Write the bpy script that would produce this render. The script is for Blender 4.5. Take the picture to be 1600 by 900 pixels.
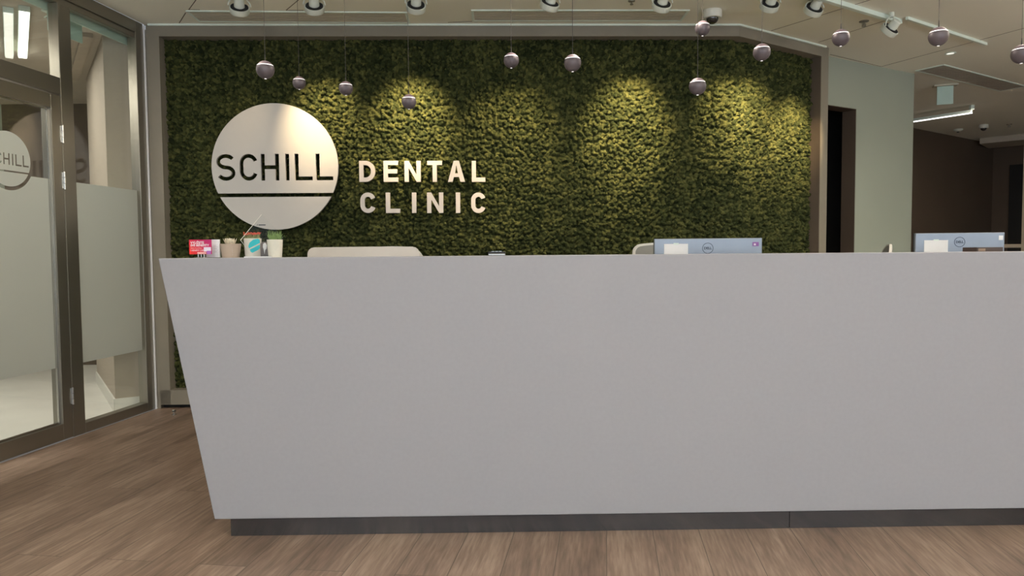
import bpy, bmesh, math, random
import numpy as np
from mathutils import Vector, Matrix
for o in list(bpy.data.objects): bpy.data.objects.remove(o)
C = bpy.context.scene.collection
S = bpy.context.scene
PI = math.pi
random.seed(7)

# ------------------------------------------------------------------ camera
FP = 1110.0; CAMH = 1.16; PITCH = math.atan(55/FP); ROLL = .008
cF = Vector((0, math.cos(PITCH), -math.sin(PITCH))); R0 = Vector((1,0,0)); U0 = Vector((0, math.sin(PITCH), math.cos(PITCH)))
cR = math.cos(ROLL)*R0 - math.sin(ROLL)*U0; cU = math.sin(ROLL)*R0 + math.cos(ROLL)*U0
cam = bpy.data.cameras.new('camera'); co = bpy.data.objects.new('camera', cam); C.objects.link(co)
M = Matrix((cR, cU, -cF)).transposed().to_4x4(); M.translation = Vector((0,0,CAMH)); co.matrix_world = M
cam.sensor_fit = 'HORIZONTAL'; cam.sensor_width = 36; cam.lens = FP/1600*36; cam.clip_end = 100; cam.clip_start = .02
S.camera = co
# ------------------------------------------------------------------ light
S.view_settings.view_transform = 'Standard'; S.view_settings.look = 'None'
S.view_settings.exposure = 0.0; S.view_settings.gamma = 1; S.view_settings.use_curve_mapping = False
w = bpy.data.worlds.new('world'); S.world = w; w.use_nodes = True
w.node_tree.nodes['Background'].inputs[0].default_value = (.78,.87,1,1); w.node_tree.nodes['Background'].inputs[1].default_value = .7
def light(name, typ, loc, energy, col, target=None, **k):
    d = bpy.data.lights.new(name, typ); d.energy = energy; d.color = col
    for a, v in k.items(): setattr(d, a, v)
    o = bpy.data.objects.new(name, d); C.objects.link(o); o.location = loc
    if target is not None:
        o.rotation_euler = (Vector(target)-Vector(loc)).to_track_quat('-Z', 'Y').to_euler()
    return o
# unseen bluish area lamp, added as assumed daylight, 4 m behind the camera
light('assumed_daylight_fill', 'AREA', (1.6,-4.0,1.5), 120, (.72,.86,1.0), (1.6,5,1.2), shape='RECTANGLE', size=8.5, size_y=2.5)
# area lamps added under the ceiling as general warm fill
for x, y, e in ((-1.2,.6,20),(1.4,.6,20),(3.8,1.2,20),(-1.9,3.4,22),(.6,3.8,26),(2.9,3.8,26),(4.2,4.3,24)):
    light('ceiling_fill', 'AREA', (x,y,2.85), e, (1,.88,.74), (x,y,0), shape='DISK', size=.5)
# unseen upward fill lamps, added to brighten the ceiling
for x, y in ((-1.4,-.6),(1.2,-.6),(3.8,-.6),(5.6,3.0)):
    light('upward_fill', 'AREA', (x,y,2.25), 125, (1,.97,.90), (x,y,3), shape='RECTANGLE', size=1.4, size_y=.2)
light('corridor_fill', 'AREA', (-4.2,4.6,2.7), 70, (1,.94,.86), (-4.2,4.7,0), shape='RECTANGLE', size=1.2, size_y=2.4)  # unseen area lamp added to brighten the corridor beyond the glass
light('back_hall_fill', 'AREA', (5.6,8.2,2.83), 22, (1,.88,.75), (5.6,8.2,0), shape='DISK', size=.5)  # added to brighten the dark brown walls at the back

def ray(px, py): return cF + (px-800)/FP*cR - (py-450)/FP*cU
def atz(px, py, z):
    d = ray(px,py); t = (z-CAMH)/d.z; return Vector((0,0,CAMH)) + d*t
def aty(px, py, Y):
    d = ray(px,py); return Vector((0,0,CAMH)) + d*(Y/d.y)
class Plane:     # vertical plane from a through b; s along it, off>0 towards the room
    def __init__(s, a, b):
        s.a = Vector((a[0],a[1],0)); s.d = (Vector((b[0],b[1],0))-s.a); s.len = s.d.length; s.d.normalize()
        s.n = Vector((s.d.y,-s.d.x,0)); s.ang = math.atan2(s.d.y,s.d.x)
    def p(s, t, z, off=0): v = s.a+s.d*t+s.n*off; return Vector((v.x,v.y,z))
    def hit(s, px, py, off=0):
        r = ray(px,py); o = Vector((0,0,CAMH)); q = s.a+s.n*off
        t = (q-o).dot(s.n)/r.dot(s.n); h = o+r*t
        return (h-s.a).dot(s.d), h.z
    def mat(s, t, z, off=0):   # local x along plane, local y up, local z towards the room
        m = Matrix((s.d, Vector((0,0,1)), s.n)).transposed().to_4x4(); m.translation = s.p(t,z,off); return m

# ------------------------------------------------------------------ materials
def srgb(r,g,b):
    f = lambda c: (c/255/12.92) if c/255 <= .04045 else ((c/255+.055)/1.055)**2.4
    return (f(r),f(g),f(b),1)
def mat(name, col, rough=.5, metal=0, bump=0, bscale=200, var=0, vscale=8, spec=None, coat=0, trans=0, emit=None, estr=0, ior=None):
    m = bpy.data.materials.new(name); m.use_nodes = True; nt = m.node_tree; N = nt.nodes; L = nt.links
    b = N['Principled BSDF']; col = tuple(col)+((1,) if len(col)==3 else ())
    b.inputs['Base Color'].default_value = col; b.inputs['Roughness'].default_value = rough; b.inputs['Metallic'].default_value = metal
    if spec is not None: b.inputs['Specular IOR Level'].default_value = spec
    if coat: b.inputs['Coat Weight'].default_value = coat
    if trans: b.inputs['Transmission Weight'].default_value = trans
    if ior: b.inputs['IOR'].default_value = ior
    if emit: b.inputs['Emission Color'].default_value = tuple(emit)+(1,); b.inputs['Emission Strength'].default_value = estr
    tc = N.new('ShaderNodeTexCoord')
    if bump:
        n = N.new('ShaderNodeTexNoise'); n.inputs['Scale'].default_value = bscale; n.inputs['Detail'].default_value = 3
        L.new(tc.outputs['Object'], n.inputs['Vector']); bp = N.new('ShaderNodeBump'); bp.inputs['Strength'].default_value = bump; bp.inputs['Distance'].default_value = .002
        L.new(n.outputs['Fac'], bp.inputs['Height']); L.new(bp.outputs['Normal'], b.inputs['Normal'])
    if not emit:
        v = var or .04
        n = N.new('ShaderNodeTexNoise'); n.inputs['Scale'].default_value = vscale; n.inputs['Detail'].default_value = 4
        L.new(tc.outputs['Object'], n.inputs['Vector'])
        r = N.new('ShaderNodeValToRGB'); r.color_ramp.elements[0].position = .3; r.color_ramp.elements[1].position = .7
        r.color_ramp.elements[0].color = tuple(c*(1-v) for c in col[:3])+(1,); r.color_ramp.elements[1].color = tuple(min(1,c*(1+v)) for c in col[:3])+(1,)
        L.new(n.outputs['Fac'], r.inputs['Fac']); L.new(r.outputs['Color'], b.inputs['Base Color'])
    return m
def glass_mat(name, tint, ior=1.5, rough=0.0, boost=1.0):
    m = bpy.data.materials.new(name); m.use_nodes = True; nt = m.node_tree; N = nt.nodes; L = nt.links
    N.remove(N['Principled BSDF']); out = N['Material Output']
    t = N.new('ShaderNodeBsdfTransparent'); t.inputs[0].default_value = tint
    g = N.new('ShaderNodeBsdfGlossy'); g.inputs['Roughness'].default_value = rough; g.inputs[0].default_value = (1,1,1,1)
    f = N.new('ShaderNodeFresnel'); ge = N.new('ShaderNodeNewGeometry')   # same reflectance on both faces of the slab
    ix = N.new('ShaderNodeMix'); ix.data_type = 'FLOAT'; ix.inputs[2].default_value = ior; ix.inputs[3].default_value = 1/ior
    L.new(ge.outputs['Backfacing'], ix.inputs[0]); L.new(ix.outputs[0], f.inputs[0])
    mm = N.new('ShaderNodeMath'); mm.operation = 'MULTIPLY'; mm.inputs[1].default_value = boost; mm.use_clamp = True
    L.new(f.outputs[0], mm.inputs[0])
    mx = N.new('ShaderNodeMixShader'); L.new(mm.outputs[0], mx.inputs[0]); L.new(t.outputs[0], mx.inputs[1]); L.new(g.outputs[0], mx.inputs[2]); L.new(mx.outputs[0], out.inputs[0])
    return m
def frost_mat():
    m = bpy.data.materials.new('frosted_film'); m.use_nodes = True; nt = m.node_tree; N = nt.nodes; L = nt.links
    N.remove(N['Principled BSDF']); out = N['Material Output']
    d = N.new('ShaderNodeBsdfDiffuse'); d.inputs[0].default_value = (.50,.51,.475,1)
    t = N.new('ShaderNodeBsdfTranslucent'); t.inputs[0].default_value = (.76,.78,.74,1)
    mx = N.new('ShaderNodeMixShader'); mx.inputs[0].default_value = .5; L.new(d.outputs[0], mx.inputs[1]); L.new(t.outputs[0], mx.inputs[2])
    g = N.new('ShaderNodeBsdfGlossy'); g.inputs['Roughness'].default_value = .35
    m2 = N.new('ShaderNodeMixShader'); m2.inputs[0].default_value = .05; L.new(mx.outputs[0], m2.inputs[1]); L.new(g.outputs[0], m2.inputs[2]); L.new(m2.outputs[0], out.inputs[0])
    return m
def floor_mat():
    m = bpy.data.materials.new('wood_plank'); m.use_nodes = True; nt = m.node_tree; N = nt.nodes; L = nt.links; b = N['Principled BSDF']
    tc = N.new('ShaderNodeTexCoord'); mp = N.new('ShaderNodeMapping'); mp.inputs['Rotation'].default_value = (0,0,-(PI/2-math.atan2(.1317,.9913))+0)
    L.new(tc.outputs['Object'], mp.inputs['Vector'])
    br = N.new('ShaderNodeTexBrick'); br.offset = .37; br.inputs['Scale'].default_value = 1
    for k, v in (('Brick Width',1.22),('Row Height',.19),('Mortar Size',.0014),('Mortar Smooth',.1),('Bias',0)): br.inputs[k].default_value = v
    br.inputs['Color1'].default_value = (0,0,0,1); br.inputs['Color2'].default_value = (1,1,1,1); br.inputs['Mortar'].default_value = (.5,.5,.5,1)
    L.new(mp.outputs[0], br.inputs['Vector'])
    # offset grain per plank
    sc = N.new('ShaderNodeVectorMath'); sc.operation = 'MULTIPLY'; sc.inputs[1].default_value = (1.5,22,1); L.new(mp.outputs[0], sc.inputs[0])
    ad = N.new('ShaderNodeVectorMath'); ad.operation = 'ADD'; L.new(sc.outputs[0], ad.inputs[0])
    m3 = N.new('ShaderNodeVectorMath'); m3.operation = 'MULTIPLY'; m3.inputs[1].default_value = (9,3,5); L.new(br.outputs['Color'], m3.inputs[0]); L.new(m3.outputs[0], ad.inputs[1])
    n1 = N.new('ShaderNodeTexNoise'); n1.inputs['Scale'].default_value = 1.0; n1.inputs['Detail'].default_value = 8; n1.inputs['Roughness'].default_value = .65; n1.inputs['Distortion'].default_value = .6
    L.new(ad.outputs[0], n1.inputs['Vector'])
    sc2 = N.new('ShaderNodeVectorMath'); sc2.operation = 'MULTIPLY'; sc2.inputs[1].default_value = (5,4,1); L.new(ad.outputs[0], sc2.inputs[0])
    n2 = N.new('ShaderNodeTexNoise'); n2.inputs['Scale'].default_value = 1; n2.inputs['Detail'].default_value = 4; L.new(sc2.outputs[0], n2.inputs['Vector'])
    sc3 = N.new('ShaderNodeVectorMath'); sc3.operation = 'MULTIPLY'; sc3.inputs[1].default_value = (1.2,5,1); L.new(mp.outputs[0], sc3.inputs[0])
    n3 = N.new('ShaderNodeTexNoise'); n3.inputs['Scale'].default_value = 1; n3.inputs['Detail'].default_value = 3; L.new(sc3.outputs[0], n3.inputs['Vector'])
    r = N.new('ShaderNodeValToRGB'); e = r.color_ramp.elements; e[0].position = .32; e[1].position = .68
    e[0].color = (.070,.043,.030,1); e[1].color = (.36,.265,.205,1); x = e.new(.5); x.color = (.195,.135,.100,1)
    mx = N.new('ShaderNodeMix'); mx.data_type = 'FLOAT'; mx.inputs[0].default_value = .5
    L.new(n1.outputs['Fac'], mx.inputs[2]); L.new(n2.outputs['Fac'], mx.inputs[3])
    mx2 = N.new('ShaderNodeMix'); mx2.data_type = 'FLOAT'; mx2.inputs[0].default_value = .35; L.new(mx.outputs[0], mx2.inputs[2]); L.new(n3.outputs['Fac'], mx2.inputs[3])
    # plank tone
    pt = N.new('ShaderNodeMath'); pt.operation = 'MULTIPLY_ADD'; pt.inputs[1].default_value = .07; pt.inputs[2].default_value = -.035
    sp = N.new('ShaderNodeSeparateColor'); L.new(br.outputs['Color'], sp.inputs[0]); L.new(sp.outputs[0], pt.inputs[0])
    a2 = N.new('ShaderNodeMath'); a2.operation = 'ADD'; L.new(mx2.outputs[0], a2.inputs[0]); L.new(pt.outputs[0], a2.inputs[1]); L.new(a2.outputs[0], r.inputs['Fac'])
    dk = N.new('ShaderNodeMix'); dk.data_type = 'RGBA'; dk.inputs[7].default_value = (.06,.04,.03,1)
    f = N.new('ShaderNodeMath'); f.operation = 'MULTIPLY'; f.inputs[1].default_value = 1.0; L.new(br.outputs['Fac'], f.inputs[0])
    L.new(f.outputs[0], dk.inputs[0]); L.new(r.outputs[0], dk.inputs[6]); L.new(dk.outputs[2], b.inputs['Base Color'])
    b.inputs['Roughness'].default_value = .42; b.inputs['Specular IOR Level'].default_value = .4
    bp = N.new('ShaderNodeBump'); bp.inputs['Strength'].default_value = .25; bp.inputs['Distance'].default_value = .002; L.new(a2.outputs[0], bp.inputs['Height']); L.new(bp.outputs[0], b.inputs['Normal'])
    return m
def moss_mat():
    m = bpy.data.materials.new('reindeer_moss'); m.use_nodes = True; nt = m.node_tree; N = nt.nodes; L = nt.links; b = N['Principled BSDF']
    tc = N.new('ShaderNodeTexCoord')
    v = N.new('ShaderNodeTexVoronoi'); v.inputs['Scale'].default_value = 38; L.new(tc.outputs['Object'], v.inputs['Vector'])
    n = N.new('ShaderNodeTexNoise'); n.inputs['Scale'].default_value = 5; n.inputs['Detail'].default_value = 5; L.new(tc.outputs['Object'], n.inputs['Vector'])
    sp = N.new('ShaderNodeSeparateColor'); L.new(v.outputs['Color'], sp.inputs[0])
    mx = N.new('ShaderNodeMix'); mx.data_type = 'FLOAT'; mx.inputs[0].default_value = .55; L.new(sp.outputs[0], mx.inputs[2]); L.new(n.outputs['Fac'], mx.inputs[3])
    r = N.new('ShaderNodeValToRGB'); e = r.color_ramp.elements; e[0].position = .25; e[1].position = .8
    e[0].color = (.019,.027,.010,1); e[1].color = (.125,.13,.042,1); x = e.new(.5); x.color = (.050,.060,.021,1)
    L.new(mx.outputs[0], r.inputs['Fac']); L.new(r.outputs[0], b.inputs['Base Color'])
    b.inputs['Roughness'].default_value = .95; b.inputs['Specular IOR Level'].default_value = .1
    n2 = N.new('ShaderNodeTexNoise'); n2.inputs['Scale'].default_value = 130; n2.inputs['Detail'].default_value = 4; n2.inputs['Roughness'].default_value = .7; L.new(tc.outputs['Object'], n2.inputs['Vector'])
    bp = N.new('ShaderNodeBump'); bp.inputs['Strength'].default_value = 1; bp.inputs['Distance'].default_value = .008; L.new(n2.outputs['Fac'], bp.inputs['Height']); L.new(bp.outputs[0], b.inputs['Normal'])
    return m
m_floor = floor_mat(); m_moss = moss_mat()
m_ceil = mat('ceiling_paint', (.87,.865,.77), .9, var=.02, vscale=1)
m_frame = mat('taupe_paint', (.235,.21,.165), .6, var=.03)
m_strip = mat('white_profile_green_lit', (.76,.86,.79), .4)  # white parts; the greenish light on them is put into the base colour
m_green = mat('sage_paint', (.335,.37,.31), .85, var=.02, vscale=2)
m_jamb = mat('brown_paint', (.12,.09,.065), .7)
m_brown = mat('dark_brown_paint', (.095,.066,.046), .8, var=.06, vscale=1.5)
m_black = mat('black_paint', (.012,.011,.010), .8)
m_alu = mat('champagne_aluminium', (.30,.28,.235), .32, metal=.85, var=.03, vscale=3)
m_steel = mat('brushed_steel', (.55,.54,.51), .25, metal=1)
m_corr_wall = mat('corridor_beige_paint', (.43,.37,.30), .8, var=.02)
m_corr_floor = mat('pale_corridor_floor', (.74,.72,.66), .45, var=.05, vscale=3, bump=.1, bscale=40)
m_corr_ceil = mat('corridor_ceiling_paint', (.52,.46,.38), .9)
m_teal = mat('teal_sign_and_lit_pelmet', (.50,.66,.58), .3)  # sign plate colour; on the pelmet it stands for green-tinted light
m_desk = mat('pale_solid_surface', (.292,.289,.318), .5, var=.02, vscale=60, bump=.05, bscale=300, spec=.35)
m_plinth = mat('dark_brushed_plinth', (.13,.13,.14), .16, metal=.9, var=.12, vscale=3)
m_disc = mat('white_sign_plate', (.50,.485,.465), .45, var=.01)
m_letter = mat('white_letter', (.62,.57,.53), .5, var=.01)
m_glass = glass_mat('clear_glass', (.95,.97,.955,1), 1.5, 0, 1.0)
m_acryl = glass_mat('clear_acrylic', (.985,.99,.985,1), 1.45, 0, .35)
m_frost = frost_mat()
m_ball = mat('mauve_grey_anodised', (.125,.105,.118), .45, metal=.35, var=.02)
m_dome = mat('mauve_cap_lightened', (.26,.19,.215), .5, metal=.1, var=.02)  # lighter copy of the ball colour, standing for ceiling light on top
m_cable = mat('dark_cable', (.05,.045,.04), .6)
m_led = mat('led', (1,1,1), .5, emit=(1,.93,.95), estr=.85)
m_tube = mat('lamp_tube', (1,1,1), .5, emit=(1,.97,.88), estr=2.5)
m_tube2 = mat('lamp_tube_dim', (1,1,1), .5, emit=(1,.97,.84), estr=.85)
m_wht = mat('white_lamp_body', (.66,.70,.63), .4)
m_fin = mat('black_fins', (.03,.03,.03), .5)
m_vent = mat('vent_slat_grey', (.60,.57,.48), .6)
m_ventgap = mat('vent_dark', (.28,.26,.21), .8)
m_seam = mat('seam_dark', (.13,.11,.09), .9)
m_mon = mat('silver_monitor_shell', (.26,.29,.34), .30, metal=.4)
m_monblk = mat('monitor_black', (.02,.02,.022), .4)
m_paper = mat('white_paper', (.85,.85,.87), .8)
m_ink = mat('dark_ink', (.02,.03,.05), .6)
m_chair = mat('grey_mesh_fabric', (.22,.22,.21), .9, bump=.4, bscale=400)
m_chairrim = mat('white_chair_plastic', (.6,.59,.55), .4)
m_shell = mat('pale_shell_plastic', (.62,.58,.54), .35)
m_work = mat('worktop_laminate', (.5,.48,.45), .5)

# ------------------------------------------------------------------ mesh helpers
def link(name, me, m=None, parent=None):
    o = bpy.data.objects.new(name, me); C.objects.link(o)
    if m is not None and hasattr(me,'materials'): me.materials.append(m)
    if parent: o.parent = parent
    return o
def obj(name, bm, m, parent=None, mx=None, smooth=False, bevel=0):
    if mx is not None: bm.transform(mx)
    bmesh.ops.recalc_face_normals(bm, faces=bm.faces)
    me = bpy.data.meshes.new(name); bm.to_mesh(me); bm.free()
    if smooth:
        for p in me.polygons: p.use_smooth = True
        if hasattr(me,'set_sharp_from_angle'): me.set_sharp_from_angle(angle=.7)
    o = link(name, me, m, parent)
    if bevel:
        b = o.modifiers.new('bevel','BEVEL'); b.width = bevel; b.segments = 2; b.limit_method = 'ANGLE'
    return o
def tag(o, label, cat, group=None):
    o['label'] = label; o['category'] = cat
    if group: o['group'] = group
    return o
def thing(name, label, cat, loc=(0,0,0), rz=0, group=None):
    o = bpy.data.objects.new(name, None); C.objects.link(o); o.location = loc; o.rotation_euler = (0,0,rz); o.empty_display_size = .05
    return tag(o, label, cat, group)
def struct(name, bm, m, parent=None, mx=None, bevel=0):
    o = obj(name, bm, m, parent, mx, bevel=bevel)
    if not parent: o['kind'] = 'structure'
    return o
def nb(): return bmesh.new()
def box(bm, x0,x1,y0,y1,z0,z1):
    v = [bm.verts.new(p) for p in ((x0,y0,z0),(x1,y0,z0),(x1,y1,z0),(x0,y1,z0),(x0,y0,z1),(x1,y0,z1),(x1,y1,z1),(x0,y1,z1))]
    for f in ((0,3,2,1),(4,5,6,7),(0,1,5,4),(1,2,6,5),(2,3,7,6),(3,0,4,7)): bm.faces.new([v[i] for i in f])
    return bm
def prism(bm, pts, z0, z1):
    a = [bm.verts.new((p[0],p[1],z0)) for p in pts]; b = [bm.verts.new((p[0],p[1],z1)) for p in pts]; n = len(pts)
    bm.faces.new(a[::-1]); bm.faces.new(b)
    for i in range(n): bm.faces.new((a[i],a[(i+1)%n],b[(i+1)%n],b[i]))
    return bm
def lathe(bm, prof, seg=32, mx=None, cap=True):
    rings = []
    for r, z in prof:
        rings.append([bm.verts.new((r*math.cos(2*PI*i/seg), r*math.sin(2*PI*i/seg), z)) for i in range(seg)] if r > 1e-6 else [bm.verts.new((0,0,z))])
    new = [v for r in rings for v in r]
    for a, b in zip(rings, rings[1:]):
        if len(a)==1 and len(b)==1: continue
        for i in range(seg):
            j = (i+1)%seg
            if len(a)==1: bm.faces.new((a[0],b[i],b[j]))
            elif len(b)==1: bm.faces.new((a[i],b[0],a[j]))
            else: bm.faces.new((a[i],b[i],b[j],a[j]))
    if cap:
        if len(rings[0])>1: bm.faces.new(rings[0][::-1])
        if len(rings[-1])>1: bm.faces.new(rings[-1])
    if mx is not None:
        for v in new: v.co = mx @ v.co
    return bm
def tube(bm, pts, r, seg=10):
    pts = [Vector(p) for p in pts]; rings = []
    for i, p in enumerate(pts):
        t = (pts[min(i+1,len(pts)-1)]-pts[max(i-1,0)]).normalized()
        u = t.orthogonal().normalized() if i == 0 else (u - t*u.dot(t)).normalized()
        v = t.cross(u); rr = r[i] if isinstance(r,(list,tuple)) else r
        rings.append([bm.verts.new(p+rr*(math.cos(2*PI*k/seg)*u+math.sin(2*PI*k/seg)*v)) for k in range(seg)])
    for a, b in zip(rings, rings[1:]):
        for k in range(seg): bm.faces.new((a[k],a[(k+1)%seg],b[(k+1)%seg],b[k]))
    bm.faces.new(rings[0][::-1]); bm.faces.new(rings[-1]); return bm
def shape(name, loops, thick, m, parent=None, mx=None):
    """filled 2D outlines (even-odd holes) with real thickness, local xy, extruded along +z"""
    cu = bpy.data.curves.new(name,'CURVE'); cu.dimensions = '2D'; cu.fill_mode = 'BOTH'; cu.extrude = thick/2
    for lp in loops:
        sp = cu.splines.new('POLY'); sp.points.add(len(lp)-1); sp.use_cyclic_u = True
        for q, p in zip(sp.points, lp): q.co = (p[0],p[1],0,1)
    t = bpy.data.objects.new(name, cu); C.objects.link(t); bpy.context.view_layer.update()
    me = bpy.data.meshes.new_from_object(t.evaluated_get(bpy.context.evaluated_depsgraph_get()))
    bpy.data.objects.remove(t); bpy.data.curves.remove(cu); me.materials.clear()
    me.transform(Matrix.Translation((0,0,thick/2)))
    if mx is not None: me.transform(mx)
    me.name = name
    return link(name, me, m, parent)
def text(name, s, size, m, parent=None, mx=None, thick=.0004, align='CENTER', spacing=1, offset=0):
    cu = bpy.data.curves.new(name,'FONT'); cu.body = s; cu.size = size; cu.extrude = thick/2; cu.align_x = align; cu.align_y = 'CENTER'; cu.space_character = spacing; cu.offset = offset; cu.resolution_u = 3
    t = bpy.data.objects.new(name, cu); C.objects.link(t); bpy.context.view_layer.update()
    me = bpy.data.meshes.new_from_object(t.evaluated_get(bpy.context.evaluated_depsgraph_get()))
    bpy.data.objects.remove(t); bpy.data.curves.remove(cu); me.materials.clear(); me.transform(Matrix.Translation((0,0,thick/2)))
    if mx is not None: me.transform(mx)
    me.name = name
    return link(name, me, m, parent)
def circ(cx, cy, r, n=96, ry=None): return [(cx+r*math.cos(2*PI*i/n), cy+(ry or r)*math.sin(2*PI*i/n)) for i in range(n)]
def stroke(path, t):
    P = [Vector((a,b)) for a,b in path]; Lf=[]; Rt=[]
    for i,p in enumerate(P):
        d = (P[min(i+1,len(P)-1)]-P[max(i-1,0)]).normalized(); n = Vector((-d.y,d.x))*t/2
        Lf.append(tuple(p+n)); Rt.append(tuple(p-n))
    return Lf+Rt[::-1]
def arc(cx,cy,rx,ry,a0,a1,n=18): return [(cx+rx*math.cos(math.radians(a0+(a1-a0)*i/n)), cy+ry*math.sin(math.radians(a0+(a1-a0)*i/n))) for i in range(n+1)]
def glyph(ch, w, h, t):
    """straight industrial lettering; returns loops inside w x h, stroke t"""
    if ch=='I': return [[(0,0),(w,0),(w,h),(0,h)]]
    if ch=='L': return [[(0,0),(w,0),(w,t),(t,t),(t,h),(0,h)]]
    if ch=='H': return [[(0,0),(t,0),(t,(h-t)/2),(w-t,(h-t)/2),(w-t,0),(w,0),(w,h),(w-t,h),(w-t,(h+t)/2),(t,(h+t)/2),(t,h),(0,h)]]
    if ch=='T': return [[(0,h),(0,h-t),((w-t)/2,h-t),((w-t)/2,0),((w+t)/2,0),((w+t)/2,h-t),(w,h-t),(w,h)]]
    if ch=='E': return [[(0,0),(w,0),(w,t),(t,t),(t,(h-t)/2),(w*.93,(h-t)/2),(w*.93,(h+t)/2),(t,(h+t)/2),(t,h-t),(w,h-t),(w,h),(0,h)]]
    if ch=='N': return [[(0,0),(t,0),(t,h*.66),(w-t,0),(w,0),(w,h),(w-t,h),(w-t,h*.34),(t,h),(0,h)]]
    if ch=='A':
        a = t*1.12; m = w/2; k = .23*h
        sl = (m-a*.55)/h      # outer slope
        return [[(0,0),(a,0),(a+k*sl*.95,k),(w-a-k*sl*.95,k),(w-a,0),(w,0),(m+a*.55,h),(m-a*.55,h)],
                [(a+(k+t*.85)*sl*.98,k+t*.85),(w-a-(k+t*.85)*sl*.98,k+t*.85),(m,h*.80)]]
    if ch=='D':
        r = w*.62
        def ol(i): return [(i,i),(w-r,i)]+arc(w-r,r,r-i,r-i,-90,0,8)[1:]+arc(w-r,h-r,r-i,r-i,0,90,8)+[(i,h-i)]
        return [ol(0), ol(t)]
    if ch=='C':
        rx=(w-t)/2; ry=min(rx*1.05,(h-t)/2)
        return [stroke(arc(w/2,h-t/2-ry,rx,ry,18,180)+arc(w/2,t/2+ry,rx,ry,180,342), t)]
    if ch=='S':
        rx=(w-t)/2; ry=(h-t)/4
        return [stroke(arc(w/2,h/2+ry,rx,ry,28,262)+arc(w/2,h/2-ry,rx,ry,82,-152), t)]
def shift(loops, dx, dy): return [[(a+dx,b+dy) for a,b in l] for l in loops]
def seg_box(bm, a, b, w, z0, z1):
    a = Vector((a[0],a[1],0)); b = Vector((b[0],b[1],0)); d = (b-a).normalized(); n = Vector((-d.y,d.x,0))*w/2
    return prism(bm, [a+n,a-n,b-n,b+n], z0, z1)

# ================================================================== SETTING
ZC = 2.87
PA = (-2.675,5.345); PB = (1.732,5.457)
c_ = atz(1295,74,ZC); PC = (c_.x,c_.y)
AB = Plane(PA,PB); BC = Plane(PB,PC)
G = Plane((-2.713,5.34),(-2.713-.1317,5.34-.9913)); G.n = -G.n     # glass wall, s runs towards the camera, n into the room
def gbox(bm, s0,s1,z0,z1,n0,n1):
    vs = [G.p(s,z,n) for z in (z0,z1) for s,n in ((s0,n0),(s1,n0),(s1,n1),(s0,n1))]
    v = [bm.verts.new(p) for p in vs]
    for f in ((0,3,2,1),(4,5,6,7),(0,1,5,4),(1,2,6,5),(2,3,7,6),(3,0,4,7)): bm.faces.new([v[i] for i in f])
    return bm
GL = 9.4     # length of glass wall towards and past the camera
gend = G.p(GL,0)
fb = nb(); prism(fb, [(gend.x,gend.y),(8.6,-4.1),(8.6,13),(-2.70,13),(-2.70,5.34)], -.1, 0); struct('floor', fb, m_floor)
cb = nb(); prism(cb, [(gend.x,gend.y),(8.6,-4.1),(8.6,13),(-2.6,13),(-2.715,5.34)], ZC, ZC+.12); struct('ceiling', cb, m_ceil)
# moss wall niche: back wall, painted frame
NB = -.13
def bisect_pt(off): 
    n = (AB.n+BC.n); n.normalize(); k = off/n.dot(AB.n); q = Vector((PB[0],PB[1],0))+n*k; return (q.x,q.y)
def line_pts(s0, s1, off):   # polyline along the frame at offset; s0 from A end, s1 back from C end
    a = AB.p(s0,0,off); c = BC.p(BC.len-s1,0,off); return [(a.x,a.y), bisect_pt(off), (c.x,c.y)]
def strip_prism(bm, s0, s1, o0, o1, z0, z1):
    f = line_pts(s0,s1,o1); k = line_pts(s0,s1,o0); return prism(bm, f+k[::-1], z0, z1)
JL = .075; JR = .10
struct('wall_back', strip_prism(nb(), 0, 0, NB-.15, NB-.005, 0, ZC), m_jamb)
struct('trim_1', strip_prism(nb(), 0, 0, NB, 0, ZC-.088, ZC-.006), m_frame)                  # header
struct('trim_2', strip_prism(nb(), 0, .05, -.001, .014, ZC-.013, ZC), m_strip)             # pale profile along the ceiling
struct('trim_3', strip_prism(nb(), 0, 0, NB, 0, .028, .14), m_frame)                          # bottom rail
b = nb(); q = [AB.p(0,0,0),AB.p(JL,0,0),AB.p(JL,0,NB),AB.p(0,0,NB)]; prism(b, q, .028, ZC-.088); struct('trim_4', b, m_frame)
b = nb(); q = [BC.p(BC.len,0,0),BC.p(BC.len-JR,0,0),BC.p(BC.len-JR,0,NB),BC.p(BC.len,0,NB)]; prism(b, q, .028, ZC-.088); struct('trim_5', b, m_frame)
b = nb(); q = [BC.p(BC.len-JR-.003,0,-.004),BC.p(BC.len-JR,0,-.004),BC.p(BC.len-JR,0,NB),BC.p(BC.len-JR-.003,0,NB)]; prism(b, q, .14, ZC-.088); struct('trim_6', b, m_jamb)
struct('shadow_gap_back', strip_prism(nb(), 0, 0, NB, -.05, 0, .03), m_black)  # recess under the bottom rail, its shade painted black
# sage wall to the right with a doorway
WD = Plane((2.62,6.252),(3.92,7.005)); WD.ang
d0, _ = WD.hit(1296,260); d1, _ = WD.hit(1337,260); _, dz = WD.hit(1336,170); wend, _ = WD.hit(1426,250)
WT = -.14
def wbox(bm, s0,s1,z0,z1,o0,o1): return prism(bm, [WD.p(s0,0,o1),WD.p(s1,0,o1),WD.p(s1,0,o0),WD.p(s0,0,o0)], z0, z1)
wr = struct('wall_right', wbox(nb(), d1, wend, 0, ZC, WT, 0), m_green)
struct('wall_header', wbox(nb(), d0-.35, d1, dz, ZC, WT, 0), m_green)
struct('wall_corner', wbox(nb(), d0-.35, d0-.13, 0, dz, WT, 0), m_green)
struct('trim_7', wbox(nb(), d1-.004, d1, 0, dz-.004, WT, -.004), m_brown)
struct('trim_8', wbox(nb(), d0-.13, d1, dz-.004, dz, WT, -.004), m_brown)
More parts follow.
